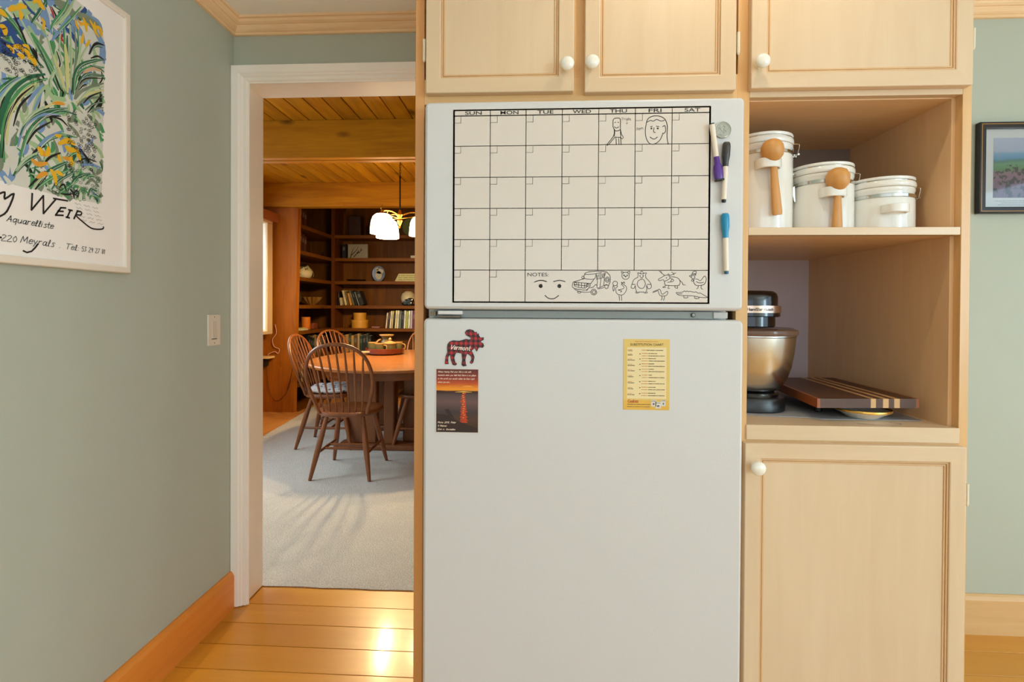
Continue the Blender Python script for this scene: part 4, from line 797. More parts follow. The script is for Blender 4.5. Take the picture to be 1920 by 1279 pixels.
# ================================================================== CABINETRY
def cab_door(name, x0, x1, z0, z1, parent, knob=None, hinge=None, yf=1.228):
    """framed flat-panel door, 20 mm thick, front face at yf"""
    st = .037; d = yf; dk = yf + .020
    rc = lambda o: [(x0+o, z0+o), (x1-o, z0+o), (x1-o, z1-o), (x0+o, z1-o)]
    fr = MB().frame(rc(0), rc(st), d, dk, alt=1).build(name, [MAPLE, MAPLEX], parent, bevel=.0022)
    MB().box(x0+st+.004, x1-st-.004, d+.007, dk-.002, z0+st+.004, z1-st-.004).build('panel', MAPLE, fr)
    # two stepped beads round the panel
    for o1, o2, dep in ((0, .0045, .0035), (.0056, .010, .0048)):
        MB().frame(rc(st+o1), rc(st+o2), d+dep, d+.009).build('bead_moulding', GROOVE, fr, bevel=.0009, bseg=1)
    if knob:
        MB().lathe([(.0075,0),(.0065,.004),(.006,.010),(.009,.014),(.0145,.018),(.0168,.023),(.0165,.027),(.013,.031),(.006,.0335),(.001,.034)], (knob[0], yf, knob[1]), 28, axis='y').build('knob', KNOB, fr, smooth=True)['label'] = 'white porcelain knob'
    for hx, hz0, hz1 in hinge or []:
        m = MB(); m.tube([(hx, yf+.008, hz0),(hx, yf+.008, hz1)], .0036, 10); m.box(hx-.0035, hx+.0035, yf+.010, yf+.0215, hz0+.004, hz1-.004)
        m.lathe([(.0015,-.006),(.003,-.003),(.0036,0)], (hx, yf+.008, hz0), 8)
        m.build('hinge', HINGE, fr, smooth=True)
    return fr
YF = 1.248
t = thing('refrigerator_cabinet', 'light maple cabinet with two doors over the refrigerator and a side panel', 'cabinet', (.1, 1.5, 0))
MB().box(-.294, -.271, YF, YB-.002, 0.002, 2.328).build('side_panel', wood('maple_side_panel', (226,170,108), (206,142,80), 'z', .4, 1.0), t, bevel=.0015)
MB().box(-.271, .4935, YF, YF+.02, 1.706, 1.768).build('bottom_rail', MAPLEOX, t)
MB().box(.095, .13, YF-.0005, YF+.0195, 1.768, 2.328).build('centre_stile', MAPLEO, t)
MB().box(-.271, .505, YF+.02, YB-.002, 1.706, 1.724).build('cabinet_floor', MAPLEY, t)
MB().box(-.271, .505, YF+.02, YF+.03, 1.724, 2.328).build('cabinet_box', MAPLEO, t)
cab_door('door', -.264, .098, 1.726, 2.25, t, (.080, 1.781), [(-.2695, 1.812, 1.862)])
cab_door('door', .124, .482, 1.722, 2.25, t, (.139, 1.784), [(.4895, 1.814, 1.862)])
MB().box(-.271, .4935, YF, YF+.02, 2.24, 2.328).build('top_rail', MAPLEOX, t)

t = thing('tall_cabinet', 'tall light maple cabinet with two open shelves between its doors', 'cabinet', (.77, 1.6, 0))
MB().box(.4935, .522, YF, YF+.02, .002, 2.328).build('stile', MAPLEO, t, bevel=.001)
MB().box(1.014, 1.035, YF, YF+.02, .002, 2.328).build('stile', MAPLEO, t, bevel=.001)
MB().box(.505, .521, YF+.02, YB-.002, .002, 2.328).build('side_wall', wood('maple_inner_left', (240,204,158), (220,178,130), 'z', .4, .9), t)
MB().box(1.0045, 1.0345, YF+.02, YB-.002, .002, 2.328).build('side_wall', wood('maple_inner_side', (240,204,158), (220,178,130), 'z', .4, .9), t)
MB().box(.522, 1.014, YF, YF+.02, 1.711, 1.727).build('rail', MAPLEX, t, bevel=.001)
MB().box(.522, 1.014, YF, YF+.02, 1.727, 2.328).build('upper_carcass', MAPLEO, t)
MB().box(.521, 1.0045, YF+.02, 1.70, 1.709, 1.727).build('compartment_top', wood('maple_top_inside', (242,206,162), (224,184,138), 'x', .45, .9), t)
MB().box(.521, 1.0045, 1.655, 1.665, 1.4, 1.709).build('back_panel', plain('dark_hardboard', (136,118,104), .7), t)
MB().box(.521, 1.0045, YF+.004, 1.89, 1.379, 1.398).build('shelf', wood('maple_shelf', (240,206,164), (220,180,138), 'x', .4, .9), t, bevel=.001)
MB().box(.522, 1.013, YF, YF+.012, 1.379, 1.398).build('shelf_edging', MAPLEX, t, bevel=.0012)
MB().box(.521, 1.0045, 1.885, 1.90, .92, 1.379).build('back_panel', plain('lavender_grey_panel', (208,196,202), .6), t)['label'] = 'lavender grey back panel'
MB().box(.522, 1.0045, YF+.012, 1.89, .90, .920).build('counter', MAPLEX, t)
MB().box(.520, 1.0135, YF-.004, YF+.014, .884, .9205).build('counter_edging', MAPLEX, t, bevel=.0015)
MB().box(.522, 1.014, YF, YF+.02, .002, .884).build('lower_carcass', MAPLEO, t)
cab_door('upper_door', .5165, 1.0205, 1.7245, 2.25, t, (.533, 1.778), [(1.0265, 1.815, 1.859)])
cab_door('lower_door', .5115, 1.0175, .10, .880, t, (.532, .827), [(1.0255, .745, .792), (1.0255, .17, .217)])

# ================================================================== REFRIGERATOR
t = thing('refrigerator', 'white top-freezer refrigerator covered with a planner grid and magnets', 'refrigerator', (.115, 1.5, 0))
GREY = plain('fridge_grey', (140, 143, 138), .45)
MB().box(-.262, .478, 1.262, 1.93, .02, 1.69).build('body', WHITE, t, bevel=.006)
MB().box(-.24, .435, 1.222, 1.264, 1.176, 1.193).build('divider', GREY, t)
MB().box(.431, .464, 1.219, 1.262, 1.1775, 1.1925).build('divider_end', plain('fridge_pale_grey', (190,188,182), .4), t, bevel=.001)
def fdoor(nm, x0, x1, z0, z1):
    n = 5; r = .012
    pts = []
    for (cx, cz, a0) in ((x1-r, z1-r, 0), (x0+r, z1-r, 90), (x0+r, z0+r, 180), (x1-r, z0+r, 270)):
        for i in range(n):
            a = math.radians(a0 + 90*i/(n-1)); pts.append((cx, cz, math.cos(a), math.sin(a)))
    R = lambda rr, y: [(cx+rr*c, y, cz+rr*s) for cx, cz, c, s in pts]
    return MB().rings([R(r-.001,1.262), R(r,1.258), R(r,1.210), R(r-.002,1.2035), R(r-.0045,1.200), R(r-.008,1.1985)]).build(nm, WHITE, t, smooth=True)
fd = fdoor('freezer_door', -.2605, .4925, 1.1955, 1.694); ld = fdoor('lower_door', -.2615, .4945, .09, 1.1745)
MB().box(-.25,.48,1.230,1.30,.02,.085).build('toe_grille', GREY, t, bevel=.002)
# middle hinge
m = MB(); m.box(-.226,-.167,1.199,1.235,1.1835,1.1925)
hg = m.build('hinge', WHITE, t, bevel=.0015)
MB().box(-.221,-.172,1.201,1.235,1.1765,1.1795).box(-.246,-.232,1.205,1.235,1.180,1.191).build('hinge_bracket', plain('hinge_metal', (120,104,84), .4, metal=.6), hg)
MB().lathe([(.0052,0),(.0052,.003)], (.384,1.222,1.1853), 14, axis='y').build('screw', BLACK, t)
MB().lathe([(.0038,0),(.0038,.0036)], (.3843,1.222,1.1853), 14, axis='y').build('screw_head', plain('screw_grey', (150,152,148), .4), t)
FY = 1.1985
PF = lambda u, v, l: (u, FY - .0006 - l, v)

# ---- planner grid
t = thing('planner_board', 'large dry-erase monthly planner sheet on the freezer door', 'calendar', (.11, FY, 1.44))
CX = [-.1885,-.1015,-.0165,.069,.1545,.2395,.3245,.4115]; CZ = [1.671,1.6575,1.5855,1.511,1.437,1.363,1.290,1.2135]
MB().box(-.1915,.4145,FY-.0006,FY,1.2105,1.674).build('sheet', plain('planner_film', (216,207,196), .28, var=.005), t)
m = MB()
def seg(x0, z0, x1, z1, wd): m.ribbon([(x0,z0),(x1,z1)], wd, PF)
for x in (CX[0], CX[-1]): seg(x, CZ[0], x, CZ[-1], .0042)
for z in (CZ[0], CZ[-1]): seg(CX[0], z, CX[-1], z, .0034)
seg(CX[0], CZ[1], CX[-1], CZ[1], .0024)
for z in CZ[2:-1]: seg(CX[0], z, CX[-1], z, .0017)
for i, x in enumerate(CX[1:-1]): seg(x, CZ[0], x, CZ[-1] if i < 2 else CZ[-2], .0017)
m.mi = 1
for r in range(6):
    for c in range(7):
        if r == 5 and c > 1: continue
        x, z = CX[c], CZ[r+1]
        seg(x, z-.0165, x+.0165, z-.0165, .0010); seg(x+.0165, z, x+.0165, z-.0165, .0010)
m.build('printed_grid', [BLACK, plain('fine_grey_line', (96,86,76), .5)], t)
for c, d in enumerate(['SUN','MON','TUE','WED','THU','FRI','SAT']):
    wdt = {'WED': .043, 'MON': .043, 'SUN': .040, 'THU': .040, 'TUE': .038, 'FRI': .030, 'SAT': .036}[d]
    printed('day_name', d, BLACK, t, ((CX[c]+CX[c+1])/2 + (.003), FY-.0006, 1.6642), wdt, .0085, bold=.010)
printed('notes_heading', 'NOTES:', BLACK, t, (.0140, FY-.0006, 1.2795), .050, .0085, bold=.004)
def draw(name, data, wd=.0011, par=None, mat=None):
    m = MB()
    for i, s in enumerate(parse(data)): m.ribbon(smoothpts(s, 3), wd, PF, .00005*(i % 3))
    return m.build(name, mat or BLACK, par)
draw('marker_drawing', THU, .0017, t); draw('marker_drawing', FRI, .0018, t); draw('marker_drawing', FACE, .0022, t)
draw('marker_drawing', CAR, .0014, t); draw('marker_drawing', ANIM, .0014, t)
m = MB(); m.mi = 0
hand(m, 'Trigla', .207, 1.6425, .022, .0035, PF, .0008, slant=.1); hand(m, 'T', .218, 1.632, .0045, .0025, PF, .0009, slant=0); hand(m, 'son', .2415, 1.6195, .0165, .0045, PF, .0010, slant=.1)
m.build('marker_writing', BLACK, t)

# ---- coin shaped magnet
t = thing('coin_magnet', 'round pewter-grey coin magnet at the top of the freezer door', 'magnet', (.4395, FY, 1.616))
PEW = plain('pewter', (168,170,160), .35, metal=.35, var=.05)
MB().lathe([(.0193,0),(.0196,.001),(.0196,.0035),(.0188,.0045),(.0176,.0042),(.0170,.0036),(.001,.0036)], (.4395,FY,1.616), 48, axis='y').build('disc', PEW, t, smooth=True)
m = MB()
PC = lambda u, v, l: (.4395+u, FY-.0038-l, 1.616+v)
for r in (.0150,):
    m.tube([(.4395+r*math.cos(a), FY-.0038, 1.616+r*math.sin(a)) for a in [2*PI*i/40 for i in range(41)]], .0004, 5)
for s in ([(-.006,-.008),(-.002,-.002),(-.006,.004),(0,.009),(.005,.006),(.003,0),(.008,-.004),(.004,-.010)],[(-.010,-.002),(-.008,.006)],[(-.004,.0),(.002,.004)],[(-.008,-.010),(.0,-.012),(.008,-.010)],[(0,-.004),(.003,-.008)]):
    m.tube([(.4395+a, FY-.0038, 1.616+b) for a, b in smoothpts(s, 4)], .0007, 6)
m.build('relief', PEW, t, smooth=True)

# ---- three dry-erase markers with magnetic caps, standing off the door
def marker(loc, tilt, length, bodyr, rgb, label, cap_at_top, tip, flat=False):
    t = thing('dry_erase_marker', label, 'marker', (loc[0], FY-.009, loc[1]), group='markers on the freezer door')
    t.rotation_euler = (0, tilt, 0)
    # built pointing down from the origin along -z
    K = dict(world=False)
    capc = plain('marker_cap_%d' % sum(rgb), rgb, .3); wh = plain('marker_barrel', (232,222,206), .35)
    cl = length * .40
    ax = lambda pr: pr
    if cap_at_top:
        MB().lathe([(.0062,-cl),(.0066,-cl+.012),(.0088,-cl*.55),(.0092,-.010),(.0086,-.003),(.0070,0)], (0,0,0), 24).build('cap', capc, t, smooth=True, **K)
        MB().lathe([(.0070,0),(.0062,.0012),(.001,.0016)], (0,0,0), 24).build('eraser', plain('felt', (150,140,132), .9), t, smooth=True, **K)
        MB().lathe([(.0040,-length+.006),(.0057,-length+.008),(.0060,-cl)], (0,0,0), 24).build('barrel', wh, t, smooth=True, **K)
        MB().lathe([(.0030,-length),(.0048,-length+.001),(.0050,-length+.0065)], (0,0,0), 20).build('end_plug', plain('plug_%d' % sum(tip), tip, .4), t, smooth=True, **K)
    else:
        bl = length - cl
        MB().lathe([(.0058,-bl),(.0060,-.003),(.0055,-.001)], (0,0,0), 24).build('barrel', wh, t, smooth=True, **K)
        MB().lathe([(.0055,-.002),(.0052,.0015),(.001,.002)], (0,0,0), 20).build('end_plug', plain('plug_%d' % sum(tip), tip, .4), t, smooth=True, **K)
        m = MB(); rr = []
        for z, rx, ry in ((-bl+.001,.0058,.0058),(-bl-.014,.0062,.006),(-bl-.022,.0098,.0065),(-bl-.036,.0108,.0068),(-length+.004,.0104,.0068),(-length,.0095,.006)):
            rr.append([(rx*math.cos(2*PI*i/24), ry*math.sin(2*PI*i/24), z) for i in range(24)])
        m.rings(rr).build('cap', capc, t, smooth=True, **K)
        MB().box(-.0092,.0092,-.0066,.0066,-length-.004,-length).build('eraser', BLACK, t, bevel=.001, **K)
        m = MB(); hand(m, 'Expo', 0, 0, .030, .0052, lambda u, v, l: (v-.002, -.0061-l, -bl+.018+u), .0007, slant=.25)
        hand(m, 'o', 0, 0, .006, .0052, lambda u, v, l: (v-.002, -.0061-l, -bl+.006+u), .0007)
        m.build('lettering', BLACK, t)
    return t
marker((.413, 1.627), math.radians(-8), .128, .006, (84,44,140), 'white marker with a purple cap, its cap at the bottom, beside the coin magnet', False, (24,22,22))
marker((.4465, 1.584), math.radians(2.2), .138, .006, (58,56,54), 'white marker with a dark grey cap uppermost, below the coin magnet', True, (20,20,20))
marker((.4445, 1.420), math.radians(-1.8), .139, .006, (24,140,186), 'white marker with a bright blue cap uppermost, lowest of the three', True, (20,90,120))

# ---- moose magnet
PLAID, nt, b = newmat('buffalo_plaid'); N, L = nt.nodes, nt.links
tc = N.new('ShaderNodeTexCoord'); sp = N.new('ShaderNodeSeparateXYZ'); L.new(tc.outputs['Object'], sp.inputs[0])
fs = []
for ch in (0, 2):
    a = N.new('ShaderNodeMath'); a.operation = 'MULTIPLY'; a.inputs[1].default_value = 86; L.new(sp.outputs[ch], a.inputs[0])
    f = N.new('ShaderNodeMath'); f.operation = 'FRACT'; L.new(a.outputs[0], f.inputs[0])
    g_ = N.new('ShaderNodeMath'); g_.operation = 'GREATER_THAN'; g_.inputs[1].default_value = .5; L.new(f.outputs[0], g_.inputs[0]); fs.append(g_)
ad = N.new('ShaderNodeMath'); ad.operation = 'ADD'; L.new(fs[0].outputs[0], ad.inputs[0]); L.new(fs[1].outputs[0], ad.inputs[1])
dv = N.new('ShaderNodeMath'); dv.operation = 'MULTIPLY'; dv.inputs[1].default_value = .5; L.new(ad.outputs[0], dv.inputs[0])
cr = N.new('ShaderNodeValToRGB'); cr.color_ramp.interpolation = 'CONSTANT'; e = cr.color_ramp.elements; e[0].color = srgb(186,26,28); e[1].position = .9; e[1].color = srgb(24,12,12); e3 = e.new(.4); e3.color = srgb(112,20,22)
L.new(dv.outputs[0], cr.inputs[0]); L.new(cr.outputs[0], b.inputs['Base Color']); b.inputs['Roughness'].default_value = .4
t = thing('moose_magnet', 'red and black plaid moose-shaped magnet with white script', 'magnet', (-.16, FY, 1.10))
poly = parse(MOOSE)[0]
m = MB(); vs = [m.b.verts.new((u, FY-.0015, v)) for u, v in poly]; f = m.b.faces.new(vs)
r = bmesh.ops.extrude_face_region(m.b, geom=[f]); 
for v in r['geom']:
    if isinstance(v, bmesh.types.BMVert): v.co.y = FY
bmesh.ops.triangulate(m.b, faces=[f for f in m.b.faces if len(f.verts) > 4])
m.build('moose_body', PLAID, t)
m = MB(); m.ribbon(poly + [poly[0]], .0012, PF, .0012); m.build('outline', BLACK, t)
m = MB(); hand(m, 'Vermont', -.1945, 1.1005, .047, .0062, PF, .0015, .0014, slant=.25, rot=-.06); m.build('lettering', plain('magnet_white', (240,236,224), .5), t)

# ---- sunset card
t = thing('sunset_magnet', 'photo magnet of a red sunset over water with white script', 'magnet', (-.178, FY, .976))
SUN, nt, b = newmat('sunset_print'); N, L = nt.nodes, nt.links
tc = N.new('ShaderNodeTexCoord'); sp = N.new('ShaderNodeSeparateXYZ'); L.new(tc.outputs['Generated'], sp.inputs[0])
nz = N.new('ShaderNodeTexNoise'); nz.inputs['Scale'].default_value = 3; mp = N.new('ShaderNodeMapping'); mp.inputs['Scale'].default_value = (1,1,9); L.new(tc.outputs['Generated'], mp.inputs[0]); L.new(mp.outputs[0], nz.inputs[0])
ma = N.new('ShaderNodeMath'); ma.operation = 'MULTIPLY_ADD'; ma.inputs[1].default_value = .035; L.new(nz.outputs[0], ma.inputs[0]); L.new(sp.outputs[2], ma.inputs[2])
cr = N.new('ShaderNodeValToRGB'); e = cr.color_ramp.elements; e[0].position = 0; e[0].color = srgb(52,32,26); e[1].position = 1; e[1].color = srgb(96,34,24)
for p_, c_ in ((.22,(78,52,40)),(.34,(62,52,54)),(.5,(104,78,74)),(.60,(84,66,66)),(.645,(60,34,26)),(.655,(44,18,14)),(.672,(90,30,16)),(.682,(236,150,30)),(.72,(232,140,20)),(.78,(196,84,18)),(.86,(150,48,24))):
    q_ = e.new(p_); q_.color = srgb(*c_)
L.new(ma.outputs[0], cr.inputs[0]); L.new(cr.outputs[0], b.inputs['Base Color']); b.inputs['Roughness'].default_value = .3
MB().box(-.2285,-.1270,FY-.0012,FY,.9005,1.0525).build('card', SUN, t)
MB().ribbon([(-.2287,.9003),(-.2287,1.0527)],.001,PF,.0007).ribbon([(-.1268,.9003),(-.1268,1.0527)],.001,PF,.0007).ribbon([(-.2287,.9003),(-.1268,.9003)],.001,PF,.0007).ribbon([(-.2287,1.0527),(-.1268,1.0527)],.001,PF,.0007).build('border', plain('card_border', (222,206,190), .5), t)
m = MB()
xs = -.1625
for i in range(34):
    z = .9945 - i*.0021; wv = .0022 + .00016*i + .0032*random.random()**2; xo_ = (random.random()-.5)*.0035
    m.ribbon([(xs-wv+xo_, z), (xs+wv+xo_, z+.0003)], [.0006,.0018][:2] if i % 3 else .0022, PF, .0007)
m.build('sun_glitter', plain('glitter_red', (206,62,20), .35), t)
m = MB()
for i in range(12):
    z = .993 - i*.0052 + .002*random.random(); q_ = .004*(random.random()-.5); m.ribbon([(xs-.0015+q_, z), (xs+.0018+q_, z+.0003)], .0009, PF, .0008)
m.ribbon([(xs-.02,.9975),(xs,.9985),(xs+.02,.9975)], [.0006,.0024,.0006], PF, .0008); m.ribbon([(-.165,1.0115),(-.15,1.0118),(-.14,1.011)], [.0004,.0013,.0004], PF, .0008)
m.build('sun_highlight', plain('glitter_gold', (252,206,90), .35), t)
m = MB()
PFp = lambda u, v: (u, FY-.0014, v)
for pl in ([(-.228,.945),(-.205,.943),(-.180,.930),(-.150,.918),(-.128,.912),(-.128,.901),(-.228,.901)], [(-.208,.955),(-.198,.957),(-.190,.943),(-.182,.933),(-.199,.940)]):
    m.b.faces.new([m.b.verts.new(PFp(u, v)) for u, v in pl])
m.build('dark_rocks', plain('rock_dark', (46,30,26), .4), t)
m = MB()
for i, (s, wd) in enumerate((("Always hoping that your life is rich with",.080),("moments when you feel that there is no place",.091),("in the world you would rather be than right",.088),("where you are...",.030))):
    hand(m, s, -.2245, 1.0445-.0083*i, wd, .0021, PF, .0006, .0009, slant=.35)
for i, (s, wd) in enumerate((("Mono 2018, Peter",.044),("O Mannar",.022),("Evin n. Gonzales",.042))):
    hand(m, s, -.2245, .9225-.0083*i, wd, .0023, PF, .0007, .0009, slant=.35)
m.build('lettering', plain('card_white', (236,214,190), .5), t)

# ---- substitution chart
t = thing('chart_magnet', 'yellow ingredient substitution chart magnet on the refrigerator door', 'magnet', (.27, FY, 1.045))
def quadF(m, x0, x1, z0, z1, l): m.b.faces.new([m.b.verts.new((a, FY-l, c)) for a, c in ((x0,z0),(x1,z0),(x1,z1),(x0,z1))])
MB().box(.2165,.3235,FY-.001,FY,.9615,1.1285).build('card', plain('chart_yellow', (222,190,104), .45, var=.05), t)
m = MB(); quadF(m, .2245,.316,.988,1.109,.0012); m.build('inset', plain('chart_cream', (232,212,160), .5), t)
m = MB(); quadF(m, .2175,.3225,.9625,.984,.0012); m.build('footer_band', plain('chart_gold', (224,176,70), .5), t)
printed('title', 'SUBSTITUTION CHART', plain('chart_brown', (78,56,20), .5), t, (.2705, FY-.001, 1.1155), .077, .0055, bold=.01)
def ticks(m, x0, x1, z, h=.0013):
    u = x0
    while u < x1: 
        w_ = .0012+.0016*random.random(); m.ribbon([(u,z),(min(u+w_,x1),z)], h*(.7+.5*random.random()), PF, .0009); u += w_+.0007
m = MB(); ticks(m, .243,.296,1.1225)
rows = [1.1035,1.0935,1.0815,1.069,1.0565,1.0425,1.028,1.014,1.000]
for z in rows: ticks(m, .2265,.2365,z,.001)
for z in rows[1:]: ticks(m, .2585,.2725,z+.0012,.0012); ticks(m, .2585,.2725,z-.0045,.0012)
ticks(m, .2585,.270,1.1025,.0012)
m.build('orange_print', plain('chart_orange', (206,130,60), .5), t)
m = MB()
for z in rows: ticks(m, .2265,.2365+.006*random.random(),z-.0028,.0014)
for z in rows[1:]:
    ticks(m, .2745,.2745+.007+.012*random.random(),z+.0012,.0014); ticks(m, .2745,.3115,z-.0045,.0014)
    m.ribbon([(.2537,z),(.2553,z)],.0018,PF,.0009)
ticks(m, .271,.3075,1.1022,.0014); ticks(m, .2255,.2790,.9745,.0012); ticks(m, .2255,.2790,.9690,.0011)
m.build('dark_print', plain('chart_ink', (92,72,40), .5), t)
m = MB(); hand(m, 'Cookies', .227, .979, .024, .0042, PF, .0011, .0009, slant=.1)
m.build('red_logo', plain('chart_red', (178,58,34), .5), t)
m = MB()
for x0, z0, w_, h in ((.281,.970,.012,.016),(.304,.971,.011,.015),(.291,.9655,.013,.016)): quadF(m, x0, x0+w_, z0, z0+h, .0014)
m.build('flour_bags', plain('bag_pale', (214,208,196), .5), t)
m = MB()
for x0, z0, w_ in ((.281,.975,.012),(.304,.976,.011),(.291,.9705,.013)): ticks(m, x0+.001, x0+w_-.001, z0+.008, .0012); quadF(m, x0+.004, x0+w_-.004, z0-.001, z0+.003, .0016)
m.build('bag_print', plain('bag_grey', (96,92,90), .5), t)

# ================================================================== LIGHT SWITCH
t = thing('light_switch', 'white rocker light switch on the sage wall beside the doorway', 'switch', (-1.194, 1.826, 1.11))
MB().box(-1.194,-1.1885,1.790,1.864,1.053,1.169).build('plate', plain('switch_ivory', (222,214,196), .3), t, bevel=.0025, bseg=3)
MB().hexa([(-1.189,1.812,1.080),(-1.1855,1.812,1.080),(-1.1855,1.840,1.080),(-1.189,1.840,1.080),(-1.189,1.812,1.144),(-1.1875,1.812,1.144),(-1.1875,1.840,1.144),(-1.189,1.840,1.144)]).build('rocker', plain('switch_ivory2', (214,204,186), .3), t, bevel=.0006)
MB().box(-1.1890,-1.1883,1.810,1.842,1.0765,1.0795).build('slot', BLACK, t)
for z in (1.0625, 1.160): MB().lathe([(.0022,0),(.0022,.0008)], (-1.1887,1.827,z), 10, axis='x').build('screw', plain('switch_screw', (110,100,80), .4, metal=.5), t)

# ================================================================== POSTER ON THE LEFT WALL
t = thing('poster_frame', 'white-framed poster of yellow irises hanging on the left wall', 'picture', (-1.19, 1.1, 1.67))
Y0, Y1, Z0, Z1 = .78, 1.412, 1.294, 2.046
FRM = plain('poster_frame_white', (230,222,206), .35)
fw = .0185; m = MB()
m.frame([(Y0,Z0),(Y1,Z0),(Y1,Z1),(Y0,Z1)], [(Y0+fw,Z0+fw),(Y1-fw,Z0+fw),(Y1-fw,Z1-fw),(Y0+fw,Z1-fw)], -1.170, -1.194, 'yz')
m.build('frame', FRM, t, bevel=.003)
MB().box(-1.193,-1.1762,Y0+.015,Y1-.015,Z0+.015,Z1-.015).build('poster_sheet', plain('poster_paper', (243,240,234), .5, var=.01), t)
PW = lambda u, v, l: (-1.1760 + l, u, v)
PCOL = {'B':(40,78,140),'b':(120,154,196),'G':(38,104,72),'g':(74,150,92),'l':(162,192,146),'c':(206,206,140),'w':(212,214,202),'k':(26,26,24),'y':(232,180,30),'o':(222,156,50),'r':(178,44,44),'n':(124,138,116),'p':(204,172,140)}
bord = parse(BORD)[0]
def inside(u, v):
    c = False; j = len(bord)-1
    for i in range(len(bord)):
        (ui, vi), (uj, vj) = bord[i], bord[j]
        if (vi > v) != (vj > v) and u < (uj-ui)*(v-vi)/(vj-vi)+ui: c = not c
        j = i
    return c and u < Y1-.02 and v < Z1-.02 and u > Y0+.02
m = MB(); keys = list(PCOL)
f = m.b.faces.new([m.b.verts.new(PW(max(u, Y0+.02), min(v, Z1-.021), .0001)) for u, v in bord]); f.material_index = keys.index('w')
def pstroke(cc, w0, pts, lift):
    pts = smoothpts(pts, 4)
    run = []
    for i, p in enumerate(pts + [None]):
        if p is not None and inside(*p): run.append((p, i)); continue
        if len(run) > 1:
            m.mi = keys.index(cc); n = len(pts)
            m.ribbon([q for q, _ in run], [w0*(.25+.75*math.sin(PI*min(1, max(0, (k+.6)/(n+.2))))) for _, k in run], PW, lift)
        run = []
    m.mi = 0
k = 0
PSTR = [s.split() for s in STROKES.split('|')]
# ground: broad washes first
ps = [(c, float(w_)/1000, [tuple(float(a)/1000 for a in p.split(',')) for p in pts]) for c, w_, *pts in PSTR]
ps.sort(key=lambda s: -1 if s[1] > .0105 else 0)
rnd = random.Random(11)
# background foliage: many thin blades fanned behind the main ones
for i in range(260):      # broad washes
    u0 = rnd.uniform(.80, 1.36); v0 = rnd.uniform(1.46, 1.99); a = rnd.uniform(.4, 2.6)
    top = v0 > 1.84 and u0 < 1.27
    pstroke(rnd.choice('BbbBbG' if top else 'lgnlGnwlb'), rnd.uniform(.009, .017), [(u0, v0), (u0+.02*math.cos(a), v0+.02*math.sin(a)), (u0+.045*math.cos(a+.3), v0+.045*math.sin(a+.3))], .00012 + i*.0000001)
for i in range(330):
    u0 = rnd.uniform(.80, 1.38); v0 = rnd.uniform(1.44, 1.98)
    a = rnd.uniform(.5, 2.4); ln = rnd.uniform(.02, .06)
    p1 = (u0 + ln*math.cos(a)*.5, v0 + ln*math.sin(a)*.5); p2 = (u0 + ln*math.cos(a+.35), v0 + ln*math.sin(a+.35))
    pstroke(rnd.choice('GgglnwbkGl' if v0 < 1.86 else 'BbBbGnlw'), rnd.uniform(.004, .012), [(u0, v0), p1, p2], .00015 + i*.0000015)
for i, (c, w_, pts) in enumerate(ps):
    pstroke(c, w_*1.6, pts, .0006 + i*.000004)
    if w_ < .008 and c in 'Ggl' :   # pale edge beside each blade
        pstroke('w', .0011, [(u+w_*.55, v+w_*.3) for u, v in pts], .00062 + i*.000004)
# net of small rings, like the painted lace of leaves
def net(u0, u1, v0, v1, n, cc, rr=.0042):
    for i in range(n):
        u, v = rnd.uniform(u0, u1), rnd.uniform(v0, v1)
        q = [(u+rr*math.cos(a)*rnd.uniform(.8, 1.2), v+rr*.8*math.sin(a)*rnd.uniform(.8, 1.2)) for a in [2*PI*j/7 for j in range(8)]]
        if all(inside(*p) for p in q): m.mi = keys.index(cc); m.ribbon(q, .0010, PW, .0013)
    m.mi = 0
net(1.215, 1.30, 1.55, 1.70, 110, 'k'); net(.95, 1.15, 1.72, 1.80, 150, 'k', .0038); net(1.22, 1.315, 1.475, 1.55, 60, 'G'); net(1.16,1.24,1.475,1.50,14,'k',.005)
m.build('painting', [plain('paint_' + kk, PCOL[kk], .55, var=.12) for kk in keys], t)
m = MB()
for s in parse(BIG): m.ribbon(smoothpts(s, 3) if len(s) > 5 and s is not parse(BIG)[1] else s, .0040 if len(s) > 4 else .0042, PW, .0006)
m.build('large_lettering', BLACK, t)
m = MB()
hand(m, 'Aquarelliste', 1.068, 1.3885, .109, .0085, PW, .0016, .0006, slant=.3)
hand(m, '-220', 1.046, 1.3435, .045, .0085, PW, .0013, .0006, slant=.2)
hand(m, 'Meyrals', 1.098, 1.3445, .082, .0095, PW, .0015, .0006, slant=.3)
hand(m, '.', 1.194, 1.344, .002, .006, PW, .0015, .0006)
hand(m, 'Tel:', 1.211, 1.343, .038, .0085, PW, .0014, .0006, slant=.2); hand(m, "'", 1.226, 1.351, .003, .004, PW, .0010, .0006, slant=.6)
hand(m, '53 29 27 81', 1.256, 1.3425, .072, .0075, PW, .0013, .0006, slant=.15)
m.build('small_lettering', BLACK, t)
m = MB()
for i in range(5):
    u = 1.236+.004*i
    for s_ in range(3):
        q = [(u + .0035*k + s_*.026, 1.463-.010*i + .002*math.sin(k*2.1+i)) for k in range(6)]
        if q[-1][0] < 1.325: m.ribbon(q, .0007, PW, .0006)
m.build('pencil_note', plain('pencil', (120,104,86), .6), t)

